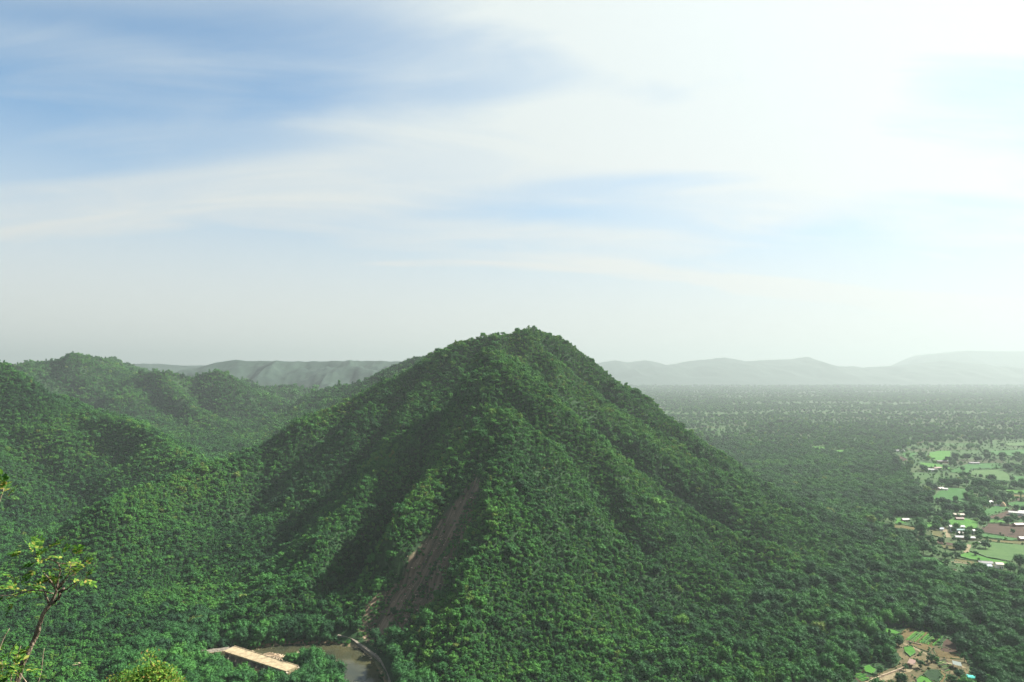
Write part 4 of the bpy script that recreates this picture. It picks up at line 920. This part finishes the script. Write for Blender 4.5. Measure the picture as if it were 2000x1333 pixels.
def house(px, py, L, W_, H, rot, roof, wall, label, gable=1.3, group='farm buildings among the fields', z0=PLAIN):
    g = flat(px, py, z0); e = empty('farmhouse', (g[0], g[1], z0), R(rot)); tag(e, label, 'house', group)
    mb = MB(); l, w = L / 2, W_ / 2
    mb.add([(-l, -w, -0.5), (l, -w, -0.5), (l, w, -0.5), (-l, w, -0.5), (-l, -w, H), (l, -w, H), (l, w, H), (-l, w, H), (-l, 0, H + gable - 0.05), (l, 0, H + gable - 0.05)],
           [(0, 1, 5, 4), (2, 3, 7, 6), (1, 2, 6, 9, 5), (3, 0, 4, 8, 7)])
    mb.build('wall', WM[wall], e)
    ov = 0.7; s_ = gable / w
    rf = MB()
    rf.add([(-l - ov, -w - ov, H - s_ * ov), (l + ov, -w - ov, H - s_ * ov), (l + ov, 0, H + gable), (-l - ov, 0, H + gable), (-l - ov, w + ov, H - s_ * ov), (l + ov, w + ov, H - s_ * ov),
            (-l - ov, -w - ov, H - s_ * ov + 0.14), (l + ov, -w - ov, H - s_ * ov + 0.14), (l + ov, 0, H + gable + 0.14), (-l - ov, 0, H + gable + 0.14), (-l - ov, w + ov, H - s_ * ov + 0.14), (l + ov, w + ov, H - s_ * ov + 0.14)],
           [(0, 3, 2, 1), (3, 4, 5, 2), (6, 7, 8, 9), (9, 8, 11, 10), (0, 1, 7, 6), (5, 4, 10, 11), (0, 6, 9, 3), (3, 9, 10, 4), (1, 2, 8, 7), (2, 5, 11, 8)])
    ro = rf.build('roof', RM[roof], e)
    MB().box(-l - ov, l + ov, -0.16, 0.16, H + gable + 0.05, H + gable + 0.22).build('ridge_cap', RM[roof], ro)
    MB().box(-0.5, 0.5, -w - 0.06, -w + 0.05, 0, 2.0).build('door', wood_m, e)
    for x_ in ([-l * 0.6, l * 0.6] if L > 6 else [l * 0.65]):
        wd = MB().box(x_ - 0.55, x_ + 0.55, -w - 0.05, -w + 0.05, 1.0, 2.0).build('window', dark_m, e)
        MB().box(x_ - 0.7, x_ + 0.7, -w - 0.14, -w - 0.055, 0.88, 0.98).build('sill', WM['white'], wd)
    return e
HOUSES = [(1871, 1009, 14, 6, 3.0, -8, 'cream', 'mud', 'long shed with cream sheet roof behind the bright field'), (1874, 1016, 9, 4, 2.4, -8, 'tile', 'brick', 'low brick outbuilding in front of the cream roofed shed'),
          (1868, 1033, 17, 5, 3.2, -6, 'white', 'white', 'longest white roofed shed below the bright field'), (1871, 1039, 16, 4, 2.6, -10, 'teal', 'blue', 'narrow teal roofed lean-to in front of the white shed'),
          (1884, 1054, 20, 5, 3.0, -14, 'white', 'mud', 'white roofed cattle shed beside the track'), (1875, 1045, 5, 4, 2.6, 12, 'tile', 'brick', 'small hut with reddish tiled roof between the sheds'),
          (1902, 1042, 4, 3.5, 3.4, 20, 'cream', 'white', 'tiny cream hut by the tall tree'), (1925, 1109, 9, 5, 2.6, -14, 'blue', 'white', 'hut with pale blue roof on the field lane'), (1924, 1103, 12, 4, 2.3, -12, 'grey', 'mud', 'grey roofed shed behind the pale blue hut'),
          (1951, 1110, 6, 5, 4.6, -10, 'cream', 'white', 'tall pale yellow house at the lane end'), (1984, 1006, 16, 8, 3.6, -30, 'white', 'white', 'big white roofed house on the brown field'), (1999, 1004, 16, 7, 3.2, 4, 'white', 'white', 'white roofed wing beside the big white house'),
          (1998, 1056, 9, 6, 3.2, -5, 'white', 'brick', 'white roofed hut where the green strip ends'), (1989, 1028, 12, 6, 2.8, 6, 'tile', 'brick', 'brick coloured house behind the ploughed field'),
          (1821, 921, 15, 9, 4.0, -20, 'white', 'white', 'small bright white house among village trees'), (1830, 917, 16, 8, 3.4, 12, 'tile', 'mud', 'brown roofed house behind the bright white house'),
          (1752, 883, 34, 9, 4.0, 2, 'grey', 'white', 'long grey roofed hall at the far forest edge'),
          (1840, 904, 22, 9, 3.6, -6, 'mauve', 'mud', 'dark mauve roofed house below the bright field'), (1902, 907, 20, 8, 3.4, -6, 'mauve', 'white', 'mauve roofed house at the head of the pale field'),
          (1837, 957, 10, 6, 3.0, 20, 'cream', 'mud', 'cream hut behind the middle green field'), (1845, 958, 8, 5, 2.8, -15, 'white', 'white', 'white hut behind the middle green field'), (1826, 957, 13, 7, 3.0, 8, 'tile', 'mud', 'brown roofed house left of the middle green field'),
          (1933, 984, 6, 5, 3.0, 10, 'white', 'white', 'small white hut beside the hay mound'), (1918, 978, 14, 8, 3.0, -12, 'mauve', 'mud', 'weathered house left of the hay mound'), (1768, 1018, 9, 4, 2.4, 5, 'mauve', 'mud', 'half hidden hut beside the little bright field'), (1838, 1036, 4, 3, 2.2, 0, 'blue', 'white', 'tiny bluish hut beside the sandy lane')]
for h_ in HOUSES: house(*h_)
# hay mound, walls, tarpaulin shelter, open shed
hay = noise_mat('hay', (0.40, 0.25, 0.14), (0.62, 0.44, 0.28), 2.0, bump=0.6)
g = flat(1959, 990, PLAIN); mb = MB(); prof = [(3.3, -0.2), (3.5, 1.2), (3.1, 3.2), (2.2, 5.2), (1.0, 6.6), (0.15, 7.2)]; nn_ = 14; vs = []; fs = []
for rr, zz in prof: vs += [(rr * (1 + 0.06 * math.sin(3 * a + zz)) * math.cos(a), rr * (1 + 0.06 * math.cos(2 * a + zz)) * math.sin(a), zz) for a in [2 * math.pi * k / nn_ for k in range(nn_)]]
for l in range(len(prof) - 1):
    for k in range(nn_): fs.append((l * nn_ + k, l * nn_ + (k + 1) % nn_, (l + 1) * nn_ + (k + 1) % nn_, (l + 1) * nn_ + k))
fs.append(tuple(range((len(prof) - 1) * nn_, len(prof) * nn_)))
ho = mb.add(vs, fs).build('hay_mound', hay, None, True); ho.location = (g[0], g[1], PLAIN); tag(ho, 'tall pinkish hay mound among the green fields', 'haystack')
def wall_run(a, b, h_, t_, mat, label, name='low_wall'):
    A_, B_ = flat(*a, PLAIN), flat(*b, PLAIN); d = B_ - A_; L = float(np.linalg.norm(d)); mb = MB(); r_ = np.random.RandomState(int(a[0]))
    n = max(2, int(L / 1.6))
    for k in range(n): mb.box(k * L / n + 0.01, (k + 1) * L / n - 0.01, -t_ / 2 * r_.uniform(.85, 1.1), t_ / 2 * r_.uniform(.85, 1.1), -0.4, h_ * r_.uniform(0.85, 1.1))
    o = mb.build(name, mat); o.location = (A_[0], A_[1], PLAIN); o.rotation_euler = (0, 0, math.atan2(d[1], d[0])); tag(o, label, 'wall')
wall_run((1941, 989), (1955, 989), 2.0, 0.5, WM['white'], 'short white yard wall beside the hay mound')
wall_run((1911, 1061), (1921, 1065), 1.8, 0.5, WM['white'], 'slanting white wall by the round field tree')
wall_run((1700, 1331), (1772, 1304), 1.2, 0.6, stone_m, 'low stone wall along the farm lane')
wall_run((1800, 1261), (1773, 1254), 0.8, 0.4, stone_m, 'low earthen edging below the vegetable beds')
# palms / posts row by the lane
post_m = noise_mat('white_post', (0.5, 0.48, 0.42), (0.7, 0.68, 0.6), 1.0)
posts = []
for k in range(14):
    t = k / 13; g = flat(1862 + 54 * t, 1097.5 + 9 * t, PLAIN)
    o = MB().box(-0.12, 0.12, -0.12, 0.12, -0.3, 1.5).build('fence_post', post_m); MB().box(-0.17, 0.17, -0.17, 0.17, 1.5, 1.6).build('post_cap', post_m, o)
    o.location = (g[0], g[1], PLAIN); tag(o, 'pale fence post in the row along the field lane', 'post', 'fence posts along the field lane'); posts.append((k, o))
# open shed in the small farm
def open_shed(px, py, L, W_, H, rot, mat, label, name='open_shed'):
    g = flat(px, py, PLAIN); e = empty(name, (g[0], g[1], PLAIN), R(rot)); tag(e, label, 'shed'); l, w = L / 2, W_ / 2
    for sx in (-1, 1):
        for sy in (-1, 1): MB().tube([(sx * (l - .3), sy * (w - .3), -0.3), (sx * (l - .3), sy * (w - .3), H + (0.35 if sy > 0 else 0))], 0.09, 6).build('post', wood_m, e)
    MB().add([(-l, -w, H), (l, -w, H), (l, w, H + .4), (-l, w, H + .4), (-l, -w, H + .1), (l, -w, H + .1), (l, w, H + .5), (-l, w, H + .5)], [(0, 3, 2, 1), (4, 5, 6, 7), (0, 1, 5, 4), (1, 2, 6, 5), (2, 3, 7, 6), (3, 0, 4, 7)]).build('roof', mat, e)
    MB().box(-l + .4, l - .4, w - .45, w - .3, -0.2, H * 0.8).build('back_wall', WM['mud'], e)
open_shed(1781, 1301, 9, 4, 2.6, 52, RM['tile'], 'open brown roofed shed beside the farm lane')
open_shed(1869, 1305, 7, 5, 2.8, 62, RM['greygreen'], 'grey green roofed shed at the end of the farm track')
tarp = noise_mat('turquoise_tarpaulin', (0.05, 0.42, 0.34), (0.10, 0.62, 0.50), 0.7, rough=0.4, bump=0.4)
g = flat(1904, 1328, PLAIN); e = empty('tarpaulin_tent', (g[0], g[1], PLAIN), R(-28)); tag(e, 'turquoise tarpaulin stretched over poles at the farm edge', 'tent')
vs = []; fs = []
for i in range(9):
    for j in range(7):
        u, v = i / 8, j / 6; vs.append(((u - .5) * 9, (v - .5) * 5, 2.7 - 1.3 * abs(v - .5) * 2 - 0.35 * math.sin(u * math.pi * 2) ** 2 * (0.5 + v) + 0.12 * math.sin(i * 2.3 + j)))
for i in range(8):
    for j in range(6): fs.append((i * 7 + j, i * 7 + 7 + j, i * 7 + 8 + j, i * 7 + 1 + j))
tp = MB().add(vs, fs).build('sheet', tarp, e, True); tp.modifiers.new('thickness', 'SOLIDIFY').thickness = 0.03
for sx in (-4.3, 0, 4.3):
    for sy in (-2.2, 2.2): MB().tube([(sx, sy, -0.3), (sx, sy, 1.5)], 0.05, 6).build('pole', wood_m, e)
tk = MB().box(-0.7, 0.7, -0.5, 0.5, -0.1, 1.4).prism([(-0.3, -0.3), (0.3, -0.3), (0.3, 0.3), (-0.3, 0.3)], 1.395, 1.6).build('water_tank', RM['white']); g = flat(1875, 1319, PLAIN); tk.location = (g[0], g[1], PLAIN); tag(tk, 'small white water tank near the turquoise tarpaulin', 'tank')
# small shelter under the trees by the left river bank
hp = hit(152, 1306)
e = empty('river_shelter', (hp[0], hp[1], hp[2]), R(15)); tag(e, 'small open shelter on sandy ground beneath the left trees', 'shelter')
MB().box(-4.5, 4.5, -3.5, 5.5, -1.5, 0.25).build('sand_floor', lane_m, e)
for sx in (-2, 2):
    for sy in (-1.5, 1.5): MB().box(sx - .15, sx + .15, sy - .15, sy + .15, 0.2, 2.6).build('post', conc_d, e)
MB().box(-2.6, 2.6, -2.1, 2.1, 2.6, 2.8).build('roof', conc, e)

# single trees of the farm land
LM2 = [((1871, 1007), 'the cream roofed shed'), ((1868, 1033), 'the long white shed'), ((1958, 985), 'the hay mound'), ((1985, 1005), 'the big white house'), ((1950, 1040), 'the ploughed field'), ((1940, 1078), 'the large pale field'),
       ((1860, 968), 'the middle green field'), ((1836, 890), 'the far bright field'), ((1930, 920), 'the upper pale field'), ((1951, 1107), 'the tall pale yellow house'), ((1770, 1030), 'the yellowish clearing'), ((1840, 1058), 'the brown strip field'),
       ((1795, 1243), 'the vegetable beds'), ((1855, 1262), 'the brown dry plot'), ((1820, 1285), 'the farm track'), ((1745, 1315), 'the stone wall lane'), ((1900, 1322), 'the turquoise tarpaulin'), ((1885, 1050), 'the white cattle shed')]
seen_l = {}
for (x_, y_, z_, s_, k, t_, u, v) in FT:
    d = [math.hypot(u - l[0][0], (v - l[0][1]) * 1.5) for l in LM2]; l = LM2[int(np.argmin(d))]; du, dv = u - l[0][0], v - l[0][1]
    rel = ('left of' if du < 0 else 'right of') if abs(du) > abs(dv) else ('behind' if dv < 0 else 'in front of')
    w_m = KW[k] * s_; szw = 'huge' if w_m > 17 else 'large' if w_m > 13 else 'medium sized' if w_m > 9 else 'small'
    lab = '%s %s round tree %s %s' % (szw, tone_word(t_), rel, l[1])
    labels_used.setdefault(lab, []).append((u, plant(k, x_, y_, z_, s_, s_ * rng.uniform(0.9, 1.15), rng.uniform(0, 6.28), t_, lab, 'single trees of the farm land')))

ORD = ['leftmost', 'second', 'third', 'fourth', 'fifth', 'sixth', 'seventh', 'eighth', 'ninth', 'tenth', 'eleventh', 'twelfth', 'thirteenth', 'fourteenth', 'fifteenth', 'sixteenth']
def number_off(items, lab):
    items = sorted(items, key=lambda q: q[0]); n = len(items)
    for i, (u_, o_) in enumerate(items):
        w_ = 'leftmost such' if i == 0 else 'rightmost such' if i == n - 1 else '%s such from left' % ORD[min(i, 15)]
        o_['label'] = '%s, %s' % (lab, w_)
for lab, items in labels_used.items():
    if len(items) > 1: number_off(items, lab)
number_off(posts, 'pale fence post in the row along the field lane')

# ---------------------------------------------------------------- plants beside the camera
def leaf_faces(mb, base, d, up, L, W_):
    d = d.normalized(); s_ = d.cross(up).normalized(); n = s_.cross(d).normalized()
    mb.add([base, base + d * L * .3 + s_ * W_ * .42 + n * L * .05, base + d * L * .65 + s_ * W_ * .5 + n * L * .03, base + d * L - n * L * .10,
            base + d * L * .65 - s_ * W_ * .5 + n * L * .03, base + d * L * .3 - s_ * W_ * .42 + n * L * .05, base + d * L * .5],
           [(0, 1, 6), (1, 2, 6), (2, 3, 6), (3, 4, 6), (4, 5, 6), (5, 0, 6)])
def spray_mesh(seed, pairs, L, leaf):
    r_ = random.Random(seed); mb = MB(); pts = []
    for k in range(6): t = k / 5; pts.append(Vector((L * t, 0.02 * math.sin(t * 3 + seed), 0.10 * L * math.sin(t * 2.2) - 0.18 * L * t * t)))
    mb.tube(pts, [0.0032, 0.003, 0.0026, 0.0022, 0.0018, 0.0012], 4)
    for k in range(pairs):
        t = 0.25 + 0.75 * k / pairs; i = min(4, int(t * 5)); p = pts[i].lerp(pts[i + 1], t * 5 - i)
        for s_ in (-1, 1):
            leaf_faces(mb, p, Vector((0.55 + r_.uniform(-.2, .2), s_, r_.uniform(-.25, .35))), Vector((r_.uniform(-.3, .3), r_.uniform(-.3, .3), 1)), leaf * r_.uniform(.75, 1.15), leaf * 0.48)
    leaf_faces(mb, pts[-1], Vector((1, 0, -.1)), Vector((0, .2, 1)), leaf, leaf * .48)
    return mb.mesh('leaf_spray', M['near_leaf'])
SPRAYS = [spray_mesh(k, 4 + k % 3, 0.17 + 0.02 * (k % 4), 0.070 + 0.006 * (k % 3)) for k in range(6)]
def add_sprays(parent, origin, ends, rr, n_each, seed):
    r_ = random.Random(seed)
    for p, d in ends:
        for k in range(n_each):
            o = bpy.data.objects.new('leaf_spray', SPRAYS[r_.randrange(6)]); col.objects.link(o); o.parent = parent
            dd = (d + Vector((r_.gauss(0, .7), r_.gauss(0, .7), r_.gauss(.15, .5)))).normalized()
            o.location = Vector(p) - Vector(origin) + Vector((r_.gauss(0, rr), r_.gauss(0, rr), r_.gauss(0, rr)))
            o.rotation_euler = (r_.uniform(-.6, .6), -math.asin(max(-1, min(1, dd.z))), math.atan2(dd.y, dd.x)); s_ = r_.uniform(.55, .9); o.scale = (s_, s_, s_)
def P3(px, py, y): return Vector(at(px, py, y))
D0 = 8.0
def gz(x, y): return float(tz(x, y))
b0 = P3(33, 1345, D0); base = Vector((b0.x - 0.5, b0.y - 0.3, 0)); base.z = gz(base.x, base.y) - 0.1
sap = empty('sapling', base); tag(sap, 'crooked sapling with sparse yellow green leaves beside the viewpoint', 'sapling')
def branch(name, pts, rads, parent=sap, origin=base, mat=None, n=8):
    return MB().tube([Vector(p) - Vector(origin) for p in pts], rads, n).build(name, mat or M['near_bark'], parent, True)
tr_px = [(33, 1335, 0), (44, 1297, .02), (52, 1281, -.01), (59, 1266, .0), (66, 1252, .03), (72.5, 1238, .02), (76, 1224, .0), (81, 1209, -.02), (84, 1200, 0), (90, 1191, 0), (98, 1180, .02)]
tpts = [base, base.lerp(b0, .5) + Vector((-.12, .05, 0)), b0] + [P3(a, b, D0 + c) for a, b, c in tr_px]
trads = [0.052, 0.045, 0.036, .032, .029, .027, .026, .025, .029, .025, .022, .022, .023, .021]
branch('trunk', tpts, trads)
BR = [([(98, 1180), (107, 1176), (114, 1171), (117, 1161), (116, 1156), (121, 1152), (126, 1149)], [.024, .022, .020, .017, .015, .014, .011], 0),
      ([(97, 1181), (103, 1172), (109, 1160), (112, 1148), (114, 1132), (118, 1117), (117, 1108), (113, 1100), (105, 1095), (92, 1092), (77, 1093)], [.022, .019, .016, .014, .011, .010, .009, .008, .007, .006, .004], .10),
      ([(110, 1154), (104, 1142), (97, 1132), (90, 1124), (83, 1116)], [.011, .010, .009, .007, .004], -.15),
      ([(112, 1150), (118, 1142), (126, 1132), (136, 1120), (138, 1110), (139, 1100)], [.011, .010, .008, .007, .005, .003], .2),
      ([(113, 1152), (125, 1138), (132, 1128), (150, 1122)], [.009, .008, .006, .004], .05), ([(118, 1157), (132, 1150), (145, 1140), (160, 1133)], [.009, .008, .006, .003], -.1),
      ([(113, 1101), (124, 1101), (133, 1101), (150, 1098)], [.007, .006, .005, .003], .15),
      ([(105, 1160), (96, 1158), (80, 1153), (55, 1154), (38, 1160), (22, 1163), (0, 1164), (-20, 1166)], [.010, .009, .008, .007, .006, .005, .004, .003], -.25),
      ([(95, 1178), (92, 1168), (88, 1158), (84, 1150)], [.012, .009, .007, .004], .1)]
for pts, rads, off in BR: branch('branch', [P3(a, b, D0 + off * (0.3 + 0.7 * i / len(pts))) for i, (a, b) in enumerate(pts)], rads, n=6)
ENDS = [(75, 1067, 0, 1), (82, 1075, .2, 1), (62, 1084, -.6, .4), (46, 1088, -1, .2), (88, 1088, 0, .5), (106, 1091, .4, .4), (92, 1102, -.4, -.3), (70, 1104, -.8, -.1), (126, 1112, .2, .1), (130, 1100, .5, .5), (152, 1092, .6, .8), (160, 1104, 1, .2), (148, 1118, .6, .2),
        (143, 1128, .3, -.1), (163, 1129, 1, .2), (170, 1133, 1, 0), (150, 1134, .7, -.4), (68, 1148, -.5, .3), (78, 1154, -.4, .2), (90, 1146, -.2, .6), (96, 1157, -.2, .1), (104, 1134, -.1, .7), (108, 1140, .1, .6), (20, 1146, -1, .4), (30, 1154, .2, .3), (6, 1160, -1, .1), (2, 1170, -1, -.4), (28, 1174, 0, -1),
        (136, 1120, .1, .6), (84, 1166, -.5, -.2), (60, 1152, -.3, .5)]
rr_ = random.Random(3)
add_sprays(sap, base, [(P3(a, b, D0 + rr_.uniform(-.2, .25)), Vector((c, rr_.uniform(-.4, .4), d))) for a, b, c, d in ENDS], 0.035, 2, 5)
# leafy shoots at the sapling's foot
def shoot(name, label, foot, tips, seed, n_each=3, rr=.05, rad=.008):
    f_ = P3(*foot); f0 = Vector((f_.x, f_.y, gz(f_.x, f_.y) - 0.1)); e = empty(name, f0); tag(e, label, 'shrub')
    for i, t in enumerate(tips):
        tp_ = P3(*t); mid = f0.lerp(tp_, .55) + Vector((.12 * math.sin(seed + i), .05, .1))
        branch('stem', [f0, mid, tp_], [rad * 1.6, rad, rad * .35], e, f0, n=5)
        add_sprays(e, f0, [(tp_, Vector((.2, -.2, .5))), (mid.lerp(tp_, .75), Vector((-.3, -.2, .5)))], rr, n_each, seed + i)
    return e
shoot('leafy_shrub', 'leafy green shoots at the foot of the crooked sapling', (15, 1480, 7.4), [(4, 1290, 7.4), (12, 1306, 7.3), (-10, 1280, 7.5), (22, 1322, 7.3), (34, 1312, 7.6), (8, 1326, 7.2), (44, 1330, 7.4)], 20, 4)
shoot('overhanging_shrub', 'bright leaf tip reaching in high on the left edge', (-520, 1300, 6.5), [(8, 954, 6.5), (4, 966, 6.45), (-60, 962, 6.6), (-110, 1000, 6.6)], 40, 2, .03, .012)
def twig(label, pts, rad, y):
    P = [P3(a, b, y) for a, b in pts]; g0 = Vector((P[0].x - .1, P[0].y, gz(P[0].x, P[0].y) - .1)); e = MB().tube([Vector((0, 0, 0))] + [p_ - g0 for p_ in P], [rad * 1.5] + [rad * (1 - .75 * i / len(P)) for i in range(len(P))], 5).build('dry_twig', M['dry_twig'], None, True)
    e.location = g0; tag(e, label, 'twig')
twig('bare pale twig rising at the very left edge', [(-8, 1300), (0, 1264), (6, 1250), (12, 1238), (19, 1228)], .008, 7.0)
twig('bent bare twig just left of the sapling trunk', [(20, 1340), (25, 1300), (33, 1283), (38, 1270), (41, 1262)], .006, 7.6)
twig('thin upright bare twig right of the sapling trunk', [(68, 1350), (76, 1330), (81, 1312), (83, 1292), (85, 1275), (87, 1266)], .006, 8.4)
twig('short curved twig beside the sapling foot', [(58, 1345), (50, 1330), (44, 1322), (40, 1314)], .006, 7.9)

# sunlit bush crown just below the viewpoint
def bush(px, py, y, wpx, hpx, nleaf, leaf, label, seed, sprig=None):
    top = P3(px, py, y); sc = y / LENS_PX; w, h = wpx * sc / 2, hpx * sc
    g0 = Vector((top.x, top.y, gz(top.x, top.y) - .2)); e = empty('bush', g0); tag(e, label, 'bush'); r_ = np.random.RandomState(seed)
    mb = MB(); lobes = []
    for k in range(16):
        a = r_.uniform(0, 6.28); q = math.sqrt(r_.uniform(0, 1)); c_ = np.array((math.cos(a) * q * w * .8, math.sin(a) * q * w * .7, -h * (.30 + .5 * q * q) + r_.uniform(-.1, .1) * h)); lobes.append((c_, r_.uniform(.24, .38) * w))
    for k in range(nleaf):
        c_, s_ = lobes[r_.randint(len(lobes))]; n = r_.normal(size=3); n[2] = abs(n[2]) * .9 - .15; n /= np.linalg.norm(n)
        p_ = Vector(c_ + n * s_ * r_.uniform(.72, 1.08)) + (top - g0)
        leaf_faces(mb, p_, Vector(n * .5 + r_.normal(size=3) * .7), Vector(n + r_.normal(size=3) * .4 + np.array((0, 0, .4))), leaf * r_.uniform(.7, 1.2), leaf * .55)
    if sprig:
        tip = P3(*sprig) - g0; bt = Vector(lobes[0][0]) + (top - g0); st = bt.lerp(tip, 0.0)
        for k in range(130):
            t = r_.uniform(.25, 1) ; p_ = st.lerp(tip, t) + Vector(r_.normal(0, .16 * (1.25 - t) + .05, 3)); leaf_faces(mb, p_, Vector(r_.normal(size=3) + np.array((0, 0, .6))), Vector((0, 0, 1)), leaf, leaf * .5)
        MB().tube([st, st.lerp(tip, .5) + Vector((.05, 0, 0)), tip], [.03, .02, .008], 5).build('sprig', M['near_bark'], e)
    mb.build('crown', M['near_leaf'], e)
    st = MB(); c0 = top - g0
    st.tube([(0, 0, 0), c0 * .5, c0 + Vector((0, 0, -h * .9))], [.16, .13, .08], 8)
    for c_, s_ in lobes: st.tube([c0 * .72, c0 + Vector((0, 0, -h)) * .9 + Vector(c_) * .3, Vector(c_) + c0], [.06, .045, .015], 5)
    st.build('stem', M['near_bark'], e, True)
bush(282, 1302, 24.0, 185, 95, 3600, 0.105, 'dense sunlit yellow green bush at the lower edge', 31, (291, 1274, 24.0))

# ---------------------------------------------------------------- haze
hz, nt, out = new_mat('haze_air')
pv = nt.nodes.new('ShaderNodeVolumePrincipled'); pv.inputs['Color'].default_value = (0.375, 0.438, 0.442, 1); pv.inputs['Density'].default_value = 0.00011
pv.inputs['Anisotropy'].default_value = 0.25
nt.links.new(pv.outputs[0], out.inputs['Volume'])
hb = MB().box(-20400, 20400, -20400, 20800, -22, 760).build('haze', hz); tag(hb, 'pale even haze filling the air over the plain', 'haze', kind='stuff')
